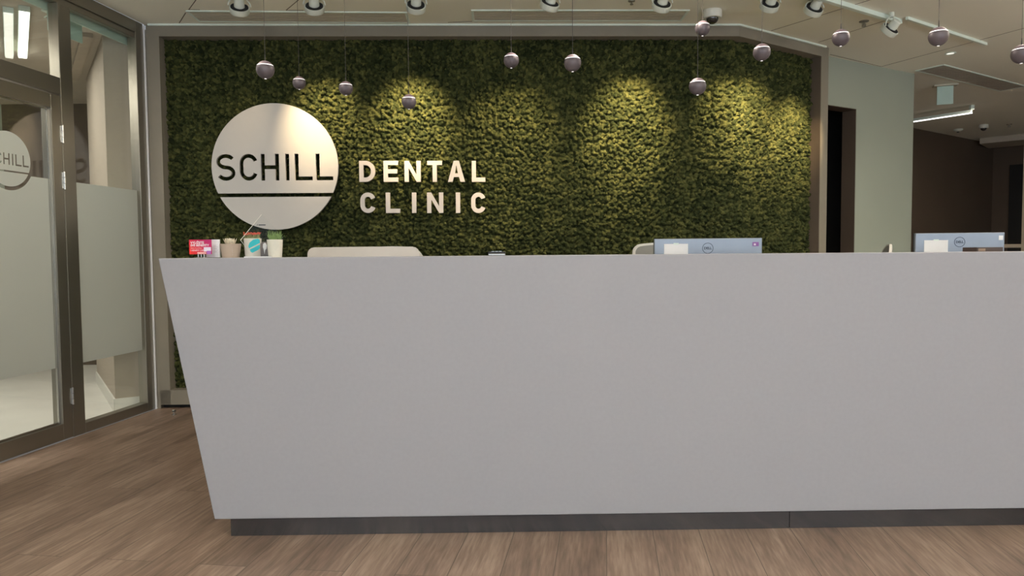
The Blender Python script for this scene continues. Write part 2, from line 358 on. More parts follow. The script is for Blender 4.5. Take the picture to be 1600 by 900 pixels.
# dark store room behind the doorway
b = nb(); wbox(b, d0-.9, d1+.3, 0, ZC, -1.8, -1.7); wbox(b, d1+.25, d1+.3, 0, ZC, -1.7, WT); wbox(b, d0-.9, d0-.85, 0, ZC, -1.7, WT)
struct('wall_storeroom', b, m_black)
dd = thing('storage_cabinet', 'dark grey cabinet panel standing inside the dark doorway', 'cabinet', WD.p(d0+.05,0,-1.2), WD.ang)
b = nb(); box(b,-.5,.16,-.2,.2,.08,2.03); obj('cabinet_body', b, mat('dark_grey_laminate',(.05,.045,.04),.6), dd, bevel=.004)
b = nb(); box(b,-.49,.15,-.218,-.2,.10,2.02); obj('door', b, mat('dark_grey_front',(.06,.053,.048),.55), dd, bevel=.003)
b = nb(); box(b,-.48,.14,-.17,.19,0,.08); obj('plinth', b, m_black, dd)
# return of sage wall running back
e0 = WD.p(wend,0,0)
b = nb(); e1 = WD.p(wend,0,-3.2); seg_box(b, WD.p(wend-.07,0,WT), WD.p(wend-.07,0,-3.4), .14, 0, ZC); struct('wall_return', b, m_green)
# far dark brown walls
q0 = atz(1400,196.7,ZC); q1 = atz(1530,222,ZC); qd = (q1-q0).normalized()
k0 = q0-qd*1.5; k1 = q1+qd*.45
struct('wall_far', seg_box(nb(), k0, k1, .1, 0, ZC), m_brown)
rd = Vector((.735,-.678,0)); kk = k1+rd*3.0
struct('wall_far_side', seg_box(nb(), k1, kk, .1, 0, ZC), m_brown)
b1_ = atz(1531,216,ZC); b2_ = b1_+rd*2.4; nn = Vector((.678,.735,0))
b = nb(); prism(b, [b1_, b2_, b2_+nn*.7, b1_+nn*.7], ZC-.085, ZC); struct('ceiling_bulkhead', b, m_corr_ceil)
# door in far side wall
ps = Plane(k1,kk); ds0,dz1 = ps.hit(1578,258,.06)
b = nb(); prism(b,[ps.p(ds0,0,.051),ps.p(ds0+.95,0,.051),ps.p(ds0+.95,0,.075),ps.p(ds0,0,.075)],0,dz1); dr = struct('door_2', b, m_black)
b = nb(); box(b,0,.10,-.03,0,0,.06); h_ = obj('door_closer', b, m_steel, dr, Matrix.Translation(ps.p(ds0+.25,dz1-.09,.075)) @ Matrix.Rotation(ps.ang,4,'Z'))
# pale post at the right edge of the view
pp = aty(1597.5,300,6.35)
b = nb(); box(b,pp.x,pp.x+.5,6.2,6.35,0,2.25); struct('wall_end_panel', b, m_corr_wall, bevel=.004)
# unseen right wall, added to keep the hall beyond dark
b = nb(); box(b,8.5,8.6,-4.1,13,0,ZC); struct('wall_daylight_block', b, m_green)
b = nb(); box(b,-2.6,8.6,12.9,13,0,ZC); struct('wall_rear', b, m_brown)

# ------------------------------------------------------------------ ceiling seams
k = 1
for (a, c2) in (((1279,66),(1386,31)),((1205,48),(1330,9)),((1377,104),(1600,44)),((280,36),(290,20)),((295,15),(306,0)),((295,15),(312,15)),((447,16),(474,16)),((447,16),(466,0)),((1297,85),(1377,104)),((700,35),(740,33))):
    p, q = atz(*a,ZC), atz(*c2,ZC)
    if c2[1] <= 10: q = q+(q-p)*(1.2 if c2[1]==0 else .8)
    k += 1; struct('ceiling_seam', seg_box(nb(), p, q, .006, ZC-.0012, ZC+.01), m_seam)

# ------------------------------------------------------------------ glazed partition on the left
# (local coordinates: s towards the camera, z up, n into the room)
def gs(px,py,off=-.03): return G.hit(px,py,off)
sm0 = gs(125,600)[0]; sm1 = gs(106,600)[0]         # mullion between fixed pane and door
se = gs(219,450)[0]                                  # right post starts
FD = .07
T0,T1 = -FD, 0.0
zt = 2.09 + .0
z_tr0 = gs(40,122)[1]                                # dark gap above door leaf
fr = nb()
gbox(fr, .0,.085, .0,ZC-.001, T0,T1)                 # right post
gbox(fr, .085,GL, ZC-.085,ZC-.001, T0,T1)            # head rail
gbox(fr, .085,GL, ZC-.125,ZC-.085, T0+.012,T1-.012)
fr_o = struct('window_1', fr, m_alu, bevel=.003)
b = nb(); gbox(b, sm0,sm1, 0,ZC-.125, T0,T1); struct('mullion', b, m_alu, fr_o, bevel=.003)
b = nb(); gbox(b, .085,sm0, 0,.065, T0,T1); struct('sill_rail', b, m_alu, fr_o, bevel=.003)
_, ztr_hi = gs(60,125); 
DW = .98                                             # door leaf width
sd1 = sm1+DW+.01
zdt = gs(98,150,0)[1]
b = nb(); gbox(b, sm1,sd1+.09, zdt+.006,zdt+.11, T0,T1); struct('transom', b, m_alu, fr_o, bevel=.003)
b = nb(); gbox(b, sd1+.005,sd1+.09, 0,ZC-.125, T0,T1); struct('mullion', b, m_alu, fr_o, bevel=.003)
# white strip painting the light that shows between post and moss frame
b = nb(); q = [Vector((-2.7125,5.338,0)),Vector((-2.700,5.335,0)),Vector((-2.700,5.345,0)),Vector((-2.7125,5.345,0))]; prism(b,q,.0,ZC-.01); struct('gap_light_strip', b, m_paper)
b = nb(); q = [Vector((-2.699,5.350,0)),Vector((-2.676,5.350,0)),Vector((-2.676,5.50,0)),Vector((-2.699,5.50,0))]; prism(b,q,.0,ZC-.01); struct('trim_10', b, m_frame)
def pane(name, s0,s1,z0,z1,parent): b = nb(); gbox(b,s0,s1,z0,z1,-.040,-.032); return struct(name,b,m_glass,parent)
# single-skin panes: real 8 mm slabs
pane('pane', .075,sm0+.01,.055,ZC-.11,fr_o)
pane('pane', sm1-.01,sd1+.01,zdt+.10,ZC-.11,fr_o)
pane('pane', sd1+.08,GL,.055,ZC-.11,fr_o)
b = nb(); gbox(b, sd1+.09,GL, 0,.065, T0,T1); struct('sill_rail', b, m_alu, fr_o, bevel=.003)
_, zf1 = gs(165,291); _, zf0 = gs(175,557)
def gmat(off): 
    m = Matrix((G.d, Vector((0,0,1)), G.n)).transposed().to_4x4(); m.translation = G.p(0,0,off); return m
b = nb(); gbox(b,.084,sm0+.001,zf0,zf1,-.0318,-.0310); struct('frosted_film', b, m_frost, fr_o)
b = nb(); gbox(b,sd1+.09,GL-.01,zf0,zf1,-.0318,-.0310); struct('frosted_film', b, m_frost, fr_o)
# pelmet high behind the pane, the teal light on it put into its colour
b = nb(); gbox(b,.0,GL,ZC-.165,ZC-.02,-.10,-.085); struct('trim_11', b, m_teal)
# door leaf
dl = bpy.data.objects.new('door_1', None); C.objects.link(dl); dl['kind'] = 'structure'; dl.empty_display_size=.1
dt = zdt-.006; sg0 = gs(101,560)[0]; 
st = .085
b = nb(); gbox(b, sm1+.004,sm1+st, .004,dt, T0,T1)
gbox(b, sd1-st,sd1, .004,dt, T0,T1); gbox(b, sm1+st,sd1-st, .004,.105, T0,T1); gbox(b, sm1+st,sd1-st, dt-.085,dt, T0,T1)
struct('door_frame', b, m_alu, dl, bevel=.002)
b = nb()
for q in ((sm1+st,sm1+st+.012,.105,dt-.085),(sd1-st-.012,sd1-st,.105,dt-.085)): gbox(b,q[0],q[1],q[2],q[3],-.03,-.018)
gbox(b,sm1+st,sd1-st,.105,.117,-.03,-.018); gbox(b,sm1+st,sd1-st,dt-.097,dt-.085,-.03,-.018)
struct('glazing_bead', b, m_steel, dl)
b = nb(); gbox(b, sm1+st-.01,sd1-st+.01,.10,dt-.08,-.040,-.032); struct('door_pane', b, m_glass, dl)
for (px,py) in ((102,211),(106,283),(118,617)):
    s_,z_ = gs(px,py,0); b = nb()
    for zz0,zz1 in ((-.055,-.02),(-.017,.017),(.02,.055)): lathe(b, [(.0085,z_+zz0),(.0085,z_+zz1)], 16, Matrix.Translation(G.p(sm1+.004,0,.006)))
    gbox(b, sm1-.012,sm1+.02, z_-.05,z_+.05, 0,.003)
    struct('hinge', b, m_steel, dl)
b = nb(); tube(b, [G.p(sd1-.04,.86,0),G.p(sd1-.04,.86,.05),G.p(sd1-.04,1.3,.05),G.p(sd1-.04,1.3,0)], .011, 12); struct('door_handle', b, m_steel, dl)
# frosted film on the door with the round logo
gx0 = sm1+st; gx1 = sd1-st
cxs,czs = gs(13,248); rr_top = gs(13,205)[1]; rdec = rr_top-czs
cxs = gs(47,262)[0]+rdec*.97
gap = .022
th = [math.asin(max(-1,min(1,(zf1-czs)/(rdec+gap))))]
R2 = rdec+gap; dzf = zf1-czs
if abs(dzf) < R2:
    hw = math.sqrt(R2*R2-dzf*dzf); a0 = math.atan2(dzf,-hw); a1 = math.atan2(dzf,hw)
    a0 = a0 if a0 > 0 else a0+2*PI; a1 = a1 if a1 <= 0 or dzf>0 else a1
    if a1 < 0: a1 += 2*PI
    if a1 < a0: a1 += 2*PI
    notch = [(cxs+R2*math.cos(a0+(a1-a0)*i/40), czs+R2*math.sin(a0+(a1-a0)*i/40)) for i in range(41)]
    film = [(gx0,zf0),(gx0,zf1)]+([] )+notch[::1]+[(gx1,zf1),(gx1,zf0)]
    shape('frosted_film', [film], .0008, m_frost, dl, gmat(-.0318))
def schill(cx, cz, r, flip=1):
    """loops: disc pieces with cut-out word and slot; cx,cz centre, r radius; proportions of the wall sign"""
    k = r/98.75; up = []; n = 160
    zs1 = (260.5-301.8)*k; zs0 = (260.5-307.7)*k
    a = math.asin(zs1/r); top = [(r*math.cos(t),r*math.sin(t)) for t in [a+(PI-2*a)*i/n for i in range(n+1)]]
    a = math.asin(zs0/r); bot = [(r*math.cos(t),r*math.sin(t)) for t in [PI-a+(PI+2*a)*i/n for i in range(n+1)]]
    holes = []
    for ch,x0,x1 in (('S',338.4,367.7),('C',374.5,402.6),('H',407.8,436),('I',446,451.9),('L',460.6,488.2),('L',493.5,520.4)):
        g = glyph(ch, (x1-x0)*k, 41.6*k, 6.0*k); holes += shift(g, (x0-429.7)*k, (260.5-282)*k)
    f = lambda l: [(cx+flip*x, cz+z) for x,z in l]
    return [f(top)]+[f(h) for h in holes], [f(bot)]
t_, b_ = schill(cxs, czs, rdec, -1)
shape('logo_film', t_, .0008, m_frost, dl, gmat(-.0318)); shape('logo_film', b_, .0008, m_frost, dl, gmat(-.0318))

# corridor beyond the glass
CZ = 2.76
corr = [(-2.715,5.34),(gend.x-.001,gend.y),(-9,-4.1),(-9,9),(-2.7,9)]
b = nb(); prism(b,[(p[0]-(0,.075)[i<2],p[1]) for i,p in enumerate(corr)],-.1,0.0); struct('floor_corridor', b, m_corr_floor)
b = nb(); off = Vector((-.1,0,0)); prism(b,[(-2.90,5.34),(gend.x-.18,gend.y),(-9,-4.1),(-9,9),(-2.7,9),(-2.72,5.5),(-2.79,5.34)],CZ,CZ+.1); struct('ceiling_corridor', b, m_corr_ceil)
w0 = Vector((-2.75,5.37,0)); w1 = Vector((-2.955,5.235,0)); w2 = Vector((-3.83,6.50,0)); w3 = Vector((-3.60,6.75,0)); w4=Vector((-4.28,7.65,0))
b = nb(); prism(b,[w0,w1,w2,Vector((-3.3,6.9,0)),Vector((-2.72,5.9,0)),Vector((-2.72,5.40,0))],0,CZ); struct('wall_corridor_pier', b, m_corr_wall)
b = nb(); prism(b,[w3,w4,w4+Vector((.5,.3,0)),Vector((-2.8,6.9,0))],0,CZ); struct('wall_corridor_recess', b, m_corr_wall)
b = nb(); box(b,-5.35,-3.6,7.55,7.65,0,CZ); struct('wall_corridor_end', b, m_jamb)
b = nb(); box(b,-9,-5.35,7.55,7.65,0,CZ); struct('wall_corridor_far', b, m_green)
b = nb(); box(b,-9.1,-9,-4.1,9,0,ZC); struct('wall_corridor_side', b, m_corr_wall)
bn = (w2-w1).normalized(); bnn = Vector((-bn.y,bn.x,0))
if bnn.x > 0: bnn = -bnn
bb_ = m_corr_floor
b = nb(); prism(b,[w1+bnn*.012+bn*-.012,w2+bnn*.012,w2,w1],0,.10); struct('baseboard_corridor', b, bb_)
fd = (w0-w1).normalized(); fn = Vector((fd.y,-fd.x,0))
b = nb(); prism(b,[w1+fn*.012-fd*.01,w0+fn*.012,w0,w1],0,.10); struct('baseboard_pier', b, bb_)
b = nb(); prism(b,[w1+bnn*.13,w2+bnn*.13,w2+bnn*.06,w1+bnn*.06],CZ-.03,CZ); prism(b,[w1+bnn*.19,w2+bnn*.19,w2+bnn*.16,w1+bnn*.16],CZ-.012,CZ); struct('trim_12', b, m_corr_wall)

# ================================================================== MOSS
def moss():
    o1 = NB+.012
    L1 = (Vector(bisect_pt(o1))-AB.p(JL,0,o1).xy).length
    P0 = AB.p(JL-.004,0,o1); P1 = Vector((*bisect_pt(o1),0)); P2 = BC.p(BC.len-JR-.002,0,o1)
    La = (P1-P0).length; Lb = (P2-P1).length; Z0 = .135; Z1 = ZC-.08
    st = .0046; ns = int((La+Lb)/st); nz = int((Z1-Z0)/st)
    s = np.linspace(0,La+Lb,ns); z = np.linspace(Z0,Z1,nz); SS,ZZ = np.meshgrid(s,z)
    rng = np.random.default_rng(3)
    def lumps(sc, rmin, rmax, hvar, seed):    # union of randomly placed little domes
        rg = np.random.default_rng(seed); gx = int((La+Lb)/sc)+5; gy = int((Z1-Z0)/sc)+5
        jx = rg.random((gy,gx)); jy = rg.random((gy,gx)); rr = (rmin+(rmax-rmin)*rg.random((gy,gx))); hh = hvar*rg.random((gy,gx))
        U = SS/sc+2; V = (ZZ-Z0)/sc+2; iu = U.astype(int); iv = V.astype(int); best = np.zeros(U.shape)
        for dx in (-1,0,1):
            for dy in (-1,0,1):
                cx = np.clip(iu+dx,0,gx-1); cy = np.clip(iv+dy,0,gy-1)
                d2 = ((cx+jx[cy,cx]-U)**2+(cy+jy[cy,cx]-V)**2)*sc*sc; R2_ = rr[cy,cx]**2
                best = np.maximum(best, np.where(d2<R2_, hh[cy,cx]+1.25*np.sqrt(np.clip(R2_-d2,0,None)), 0))
        return best
    H = lumps(.026,.013,.019,.016,1); s_ = lumps(.0115,.0045,.007,.003,2); H = H+s_*(.35+.65*np.clip(H/.02,0,1))*.9
    H += rng.normal(0,.0008,H.shape)
    u = np.clip(SS,0,La); v = np.clip(SS-La,0,None)
    X = P0.x+AB.d.x*u+BC.d.x*v; Yy = P0.y+AB.d.y*u+BC.d.y*v
    tt = np.clip((SS-La+.08)/.16,0,1)
    nx = AB.n.x*(1-tt)+BC.n.x*tt; ny = AB.n.y*(1-tt)+BC.n.y*tt
    co_ = np.stack([X+nx*H,Yy+ny*H,ZZ],-1).reshape(-1,3)
    i = np.arange(nz*ns).reshape(nz,ns)
    q = np.stack([i[:-1,:-1],i[:-1,1:],i[1:,1:],i[1:,:-1]],-1).reshape(-1,4)
    me = bpy.data.meshes.new('moss_panel'); me.vertices.add(len(co_)); me.vertices.foreach_set('co',co_.ravel().astype(np.float32))
    me.loops.add(q.size); me.loops.foreach_set('vertex_index',q.ravel().astype(np.int32))
    me.polygons.add(len(q)); me.polygons.foreach_set('loop_start',np.arange(0,q.size,4,dtype=np.int32)); 
    me.update(calc_edges=True)
    me.polygons.foreach_set('use_smooth',np.ones(len(q),dtype=bool)); me.validate()
    o = link('moss_panel', me, m_moss); tag(o,'dark green preserved moss covering the wall behind the desk','moss wall')
moss()

# ------------------------------------------------------------------ sign on the moss
MO = -.055      # front of moss lumps
OD = -.030      # back of the plate
c0,zc0 = AB.hit(429.7,260.5,OD+.022); r_s = AB.hit(528.4,260.5,OD+.022)[0]-c0
sg = thing('round_sign', 'big round white sign plate with a cut-out word on the moss wall', 'sign', AB.p(c0,zc0,OD), AB.ang)
def wm(dx,dz,dn=0):    # sign-local frame: x along the wall, y up, z towards the room
    return Matrix.Translation((dx,0,dz)) @ Matrix(((1,0,0,0),(0,0,-1,-dn),(0,1,0,0),(0,0,0,1)))
t_, b_ = schill(0,0,r_s)
shape('upper_plate', t_, .022, m_disc, sg, wm(0,0)); shape('lower_plate', b_, .022, m_disc, sg, wm(0,0))
for i,(dx,dz) in enumerate(((-.3,.3),(.3,.3),(0,-.36),(-.3,-.1),(.3,-.1))):
    b = nb(); lathe(b,[(.008,0),(.008,.075)],12,Matrix.Translation((dx,.075,dz)) @ Matrix.Rotation(PI/2,4,'X')); obj('mounting_stud', b, m_steel, sg)
def letter(ch, x0,x1,y0,y1,word,desc,t=6.6):
    s0,z1 = AB.hit(x0,(y0),OD+.02); s1,z0 = AB.hit(x1,y1,OD+.02); h = z1-z0; w_ = s1-s0; tt = t/1110*5.4
    o = thing('sign_letter', desc, 'sign letter', AB.p(s0,z0,OD), AB.ang, 'raised letters on the moss wall')
    shape('letter_face', glyph(ch,w_,h,tt), .02, m_letter, o, wm(0,0))
    for fx,fz in (((tt/2)/w_,.15),((tt/2)/w_,.85)) if ch not in 'CTA' else (((.5,.9),(.5,.12)) if ch=='T' else (((.5,.93),(.5,.3)) if ch=='A' else (((tt/2)/w_,.5),(.5,.045)))):
        b = nb(); lathe(b,[(.004,0),(.004,.075)],8,Matrix.Translation((fx*w_,.075,fz*h)) @ Matrix.Rotation(PI/2,4,'X')); obj('mounting_stud', b, m_steel, o)
D = 'raised white letter %s, %s'
for ch,x0,x1,ds in (('D',560.8,586.4,'first of the upper word DENTAL'),('E',598.9,622.3,'second of the upper word DENTAL'),('N',631.7,657.5,'third of the upper word DENTAL'),
    ('T',667.3,691,'fourth of the upper word DENTAL'),('A',699.4,726.7,'fifth of the upper word DENTAL'),('L',736.9,758.4,'last of the upper word DENTAL')):
    letter(ch,x0,x1,251.2,284,'DENTAL',D%(ch,ds))
for ch,x0,x1,ds in (('C',562.7,586.9,'first of the lower word CLINIC'),('L',602.5,625.2,'second of the lower word CLINIC'),('I',643.4,650.6,'between L and N in the lower word CLINIC'),
    ('N',667,692.8,'fourth of the lower word CLINIC'),('I',712,719.2,'between N and last C in the lower word CLINIC'),('C',736,759,'last of the lower word CLINIC')):
    letter(ch,x0,x1,300.8,332.7,'CLINIC',D%(ch,ds))

# ================================================================== RECEPTION DESK
DS = .0155; DY = 2.855; DANG = math.atan(DS)
desk = thing('reception_desk','long pale grey reception desk with a slanted end and dark plinth','reception desk',(0,DY,0),DANG)
DT = 1.149
dp = Plane((0,DY),(1,DY+DS))
lt,_ = dp.hit(247,404); lb,zb = dp.hit(335,810)
zb = .088; RT = 3.35; RBt = 3.15
b = nb()
v = [bm_ for bm_ in ()]
def xzprism(bm, pts, y0, y1):
    a = [bm.verts.new((p[0],y0,p[1])) for p in pts]; c = [bm.verts.new((p[0],y1,p[1])) for p in pts]; n=len(pts)
    bm.faces.new(a); bm.faces.new(c[::-1])
    for i in range(n): bm.faces.new((a[i],c[i],c[(i+1)%n],a[(i+1)%n]))
    return bm
xzprism(b, [(lb,zb),(RBt,zb),(RT,DT),(lt,DT)], 0, .03); obj('front_panel', b, m_desk, desk, bevel=.0035)
b = nb(); dx = .03
xzprism(b, [(lt+.0005,DT-.0005),(RT-.0005,DT-.0005),(RT-.008,DT-.04),(lt+.008,DT-.04)], .03, .34); obj('counter_top', b, m_desk, desk, bevel=.0015)
b = nb(); k_ = (lb-lt)/(DT-zb)
xzprism(b, [(lb,zb),(lb+.03,zb),(lt+.038,DT-.04),(lt+.008,DT-.04)], .03, 1.0); obj('end_panel', b, m_desk, desk, bevel=.0015)
b = nb(); xzprism(b, [(RBt-.03,zb),(RBt,zb),(RT-.008,DT-.04),(RT-.038,DT-.04)], .03, 1.0); obj('end_panel', b, m_desk, desk, bevel=.0015)
b = nb(); xzprism(b, [(lb+.02,.5),(RBt-.02,.5),(RT-.1,DT-.04),(lt+.08,DT-.04)], .31, .33); obj('back_panel', b, m_work, desk)
b = nb(); box(b, lb-.06,RBt+.02,.33,1.0,.71,.74); obj('worktop', b, m_work, desk, bevel=.002)
b = nb(); pl0,_ = Plane((0,DY+.045),(1,DY+.045+DS)).hit(361,830); sj,_ = Plane((0,DY+.045),(1,DY+.045+DS)).hit(1234,810)
box(b, pl0,sj-.001,.045,.95,0,zb); obj('plinth', b, m_plinth, desk, bevel=.001)
b = nb(); box(b, sj+.001,RBt-.1,.045,.95,0,zb-.0005); obj('plinth', b, m_plinth, desk, bevel=.001)
b = nb(); box(b, 0,.6,.45,.95,zb,.71)
# drawers under the worktop
for x0 in (.25,2.2):
    b2 = nb(); box(b2,x0,x0+.45,.40,.93,zb,.71); dk = obj('drawer_unit', b2, m_work, desk, bevel=.002)
    for j in range(3):
        b3 = nb(); box(b3,x0+.005,x0+.445,.93,.948,zb+.01+j*.205,zb+.205+j*.205); obj('drawer', b3, m_shell, dk, bevel=.002)
b.free()

# ------------------------------------------------------------------ things on the counter
def on_counter(px, depth, z=DT):    # point on the counter at px, given depth
    p = aty(px, 400, depth); return Vector((p.x,depth,z))
PXM = lambda d: d/FP
# red card on a chrome clip
Y = 2.96; p = on_counter(313.5,Y)
t = thing('benefit_card_stand','small red card with white writing on a chrome clip stand','card stand',p)
b = nb(); w_=.0935; h_=.0605; zc_=.0155
m_red = bpy.data.materials.new('red_magenta_print'); m_red.use_nodes=True; N=m_red.node_tree.nodes; L=m_red.node_tree.links
tc=N.new('ShaderNodeTexCoord'); sx=N.new('ShaderNodeSeparateXYZ'); L.new(tc.outputs['Object'],sx.inputs[0])
ma=N.new('ShaderNodeMath'); ma.operation='MULTIPLY_ADD'; ma.inputs[1].default_value=9; ma.inputs[2].default_value=.15; L.new(sx.outputs[0],ma.inputs[0])
mb=N.new('ShaderNodeMath'); mb.operation='MULTIPLY_ADD'; mb.inputs[1].default_value=8; L.new(sx.outputs[2],mb.inputs[0]); L.new(ma.outputs[0],mb.inputs[2])
rp=N.new('ShaderNodeValToRGB'); rp.color_ramp.elements[0].color=(.75,.02,.015,1); rp.color_ramp.elements[1].color=(.42,.004,.11,1); L.new(mb.outputs[0],rp.inputs[0]); L.new(rp.outputs[0],N['Principled BSDF'].inputs['Base Color'])
box(b,-w_/2,w_/2,0,.0015,zc_,zc_+h_); card = obj('card', b, m_red, t)
F = lambda x,z,dn: Matrix.Translation((x,-dn,z)) @ Matrix.Rotation(PI/2,4,'X')
text('headline','VYUŽIJTE',.0135,m_paper,card,F(-w_/2+.006,zc_+.0475,.0002),.0003,'LEFT',offset=.0003)
text('headline','SVÉ BENEFITY',.0125,m_paper,card,F(-w_/2+.006,zc_+.0365,.0002),.0003,'LEFT',offset=.0003)
text('small_print','PRO PLATBU',.0082,mat('pale_red_ink',(.85,.5,.45),.6),card,F(-w_/2+.006,zc_+.0245,.0002),.0003,'LEFT')
text('small_print','S BENEFIT CARD',.0082,m_paper,card,F(-w_/2+.006,zc_+.0155,.0002),.0003,'LEFT')
b = nb(); box(b,.014,.044,-.0006,0,zc_+.011,zc_+.029); obj('picture_patch', b, mat('picture_white',(.8,.75,.85),.6), card)
b = nb(); box(b,.026,.044,-.0009,-.0006,zc_+.0,zc_+.014); obj('picture_patch', b, mat('picture_purple',(.35,.12,.42),.6), card)
b = nb(); box(b,-.013,.024,-.0012,-.0006,zc_+.001,zc_+.009); obj('picture_patch', b, mat('pink_tab',(.9,.45,.42),.6), card)
for x in (-.012,.0,.012): b = nb(); lathe(b,[(.0045,0),(.0045,.002),(.003,.0035),(.003,.020)],16,Matrix.Translation((x,.006,0))); obj('clip_post', b, m_steel, t, smooth=True)
b = nb(); box(b,-.02,.02,.0,.014,0,.0025); obj('clip_base', b, m_steel, t, bevel=.0008)
# white leaflets in a clear holder
Y = 3.0; p = on_counter(333,Y); t = thing('leaflet_holder','clear holder with white leaflets behind the small red card','leaflet holder',p)
b = nb(); box(b,-.028,.028,0,.008,.002,.077); pk = obj('leaflets', b, m_paper, t)
b = nb()
for i,(z,l) in enumerate(((.052,.012),(.045,.016),(.038,.014),(.031,.018),(.024,.013))): box(b,.004,.004+l,-.0005,0,z,z+.0012)
obj('printed_lines', b, mat('grey_ink',(.45,.42,.42),.7), pk)
b = nb(); box(b,-.031,.031,-.004,-.002,0,.03); box(b,-.031,.031,.010,.012,0,.06); box(b,-.031,.031,-.004,.012,0,.002); box(b,-.033,-.031,-.004,.012,0,.05); box(b,.031,.033,-.004,.012,0,.028); obj('clear_pocket', b, m_acryl, t)
# succulent pot
def leaf(bm, base, d, up, L_, w_, th=.25, curl=.3, n=5):
    d = Vector(d).normalized(); side = d.cross(up).normalized(); upv = side.cross(d).normalized(); rows=[]
    for i in range(n+1):
        f = i/n; c = Vector(base)+d*L_*f+upv*(curl*L_*f*f); ww = w_*math.sin(PI*min(.97,.12+.85*f))
        rows.append((bm.verts.new(c-side*ww), bm.verts.new(c+upv*ww*th+Vector((0,0,.0001))), bm.verts.new(c+side*ww), bm.verts.new(c-upv*ww*th)))
    for a, c in zip(rows,rows[1:]):
        for k in range(4): bm.faces.new((a[k],a[(k+1)%4],c[(k+1)%4],c[k]))
    bm.faces.new(rows[0]); bm.faces.new(rows[-1][::-1])
Y = 3.0; p = on_counter(360.8,Y)
t = thing('succulent_pot','beige ribbed clay pot with a cream succulent rosette','potted plant',p)
b = nb(); prof=[(.034,0)]
for i in range(13):
    z=.001+i*.0045; r=.034+.008*(i/12); prof += [(r,z),(r+.0007,z+.002)]
prof += [(.0425,.058),(.0385,.058),(.037,.048),(0,.048)]
lathe(b,prof,40); pot = obj('pot', b, mat('beige_clay',(.42,.33,.26),.8), t, smooth=True)
b = nb()
for z in (.012,.020,.028,.036,.044): lathe(b,[(.0,-.0008),(.0011,0),(0,.0008)],8,Matrix.Translation((.0205,-.0325-(z-.012)*.12,z)))
obj('white_dots', b, m_paper, pot)
b = nb(); rnd = random.Random(4)
for k in range(34):
    a = k*2.39996; q = k/34; el = 1.35-q*.95; L_=.015+.022*q
    leaf(b,(.004*math.cos(a),.004*math.sin(a),.05+.008*(1-q)),(math.cos(a)*math.cos(el),math.sin(a)*math.cos(el),math.sin(el)),Vector((0,0,1)) if el<1.2 else Vector((1,0,0)),L_,.0085,.45,.45)
for k in range(10):
    a = k*.63; r = .035
    leaf(b,(r*math.cos(a)*.8,r*math.sin(a)*.8,.050),(math.cos(a),math.sin(a),.5),Vector((0,0,1)),.014,.004,.5,.2)
obj('leaves', b, mat('cream_pink_leaf',(.62,.55,.42),.6,var=.35,vscale=90), t, smooth=True)
# white cup with coral flowers
Y = 3.05; p = on_counter(395.5,Y); u = Y/FP
t = thing('flower_cup','white tapered cup with coral red flowers behind the clear award','potted plant',p)
b = nb(); lathe(b,[(.0,.0),(.0315,0),(.0325,.002),(.0365,.079),(.0368,.081),(.0345,.081),(.033,.070),(0,.070)],40); obj('cup', b, mat('glossy_white_ceramic',(.78,.74,.66),.2,coat=.5), t, smooth=True)
b = nb(); bg = nb(); rnd = random.Random(9)
for k in range(60):
    a = rnd.random()*2*PI; r = .036*math.sqrt(rnd.random()); z = .098+rnd.random()*.009
    x,y = r*math.cos(a),r*math.sin(a)
    tube(bg,[(x*.7,y*.7,.069),(x*.9,y*.9,.085),(x,y,z-.003)],[.0008,.0007,.0005],5)
    leaf(bg,(x*.8,y*.8,.078),(x+.001,y+.002,.01+rnd.random()*.03),Vector((0,0,1)),.012,.0018,.3,.2,3)
    for j in range(4):
        aa = j*PI/2+a; leaf(b,(x,y,z-.003),(math.cos(aa),math.sin(aa),.7),Vector((0,0,1)),.006,.0022,.3,.2,3)
obj('flowers', b, mat('coral_petal',(.80,.12,.075),.6,var=.3,vscale=120), t); obj('stems', bg, mat('flower_leaf_green',(.28,.30,.12),.7), t)
# clear diamond award
Y = 2.955; p0 = on_counter(402,Y); kpx = Y/FP
t = thing('acrylic_award','clear diamond shaped acrylic award with a teal mark in front of the white cup','award',p0)
def lx(px): return (px-402)*kpx
def lz(py): return aty(402,py,Y).z-DT
dia = [(lx(376.5),lz(375)),(lx(394.5),max(.004,lz(400))),(lx(425),.004),(lx(444),lz(372)),(lx(410.5),lz(335))]
shape('plate', [dia], .004, m_acryl, t, F(0,0,-.002))
b = nb(); e = [(dia[0],dia[4],.0011),(dia[0],dia[1],.0005)]
for a,c,r in e: tube(b,[(a[0],0,a[1]),(c[0],0,c[1])],r,8)
obj('bright_edge', b, mat('acrylic_edge_glint',(.85,.82,.74),.15), t)  # pale rods stand in for light caught along the clear left edges
b = nb(); box(b,lx(383),lx(423),-.014,.014,0,.0042); obj('base', b, m_paper, t, bevel=.001)
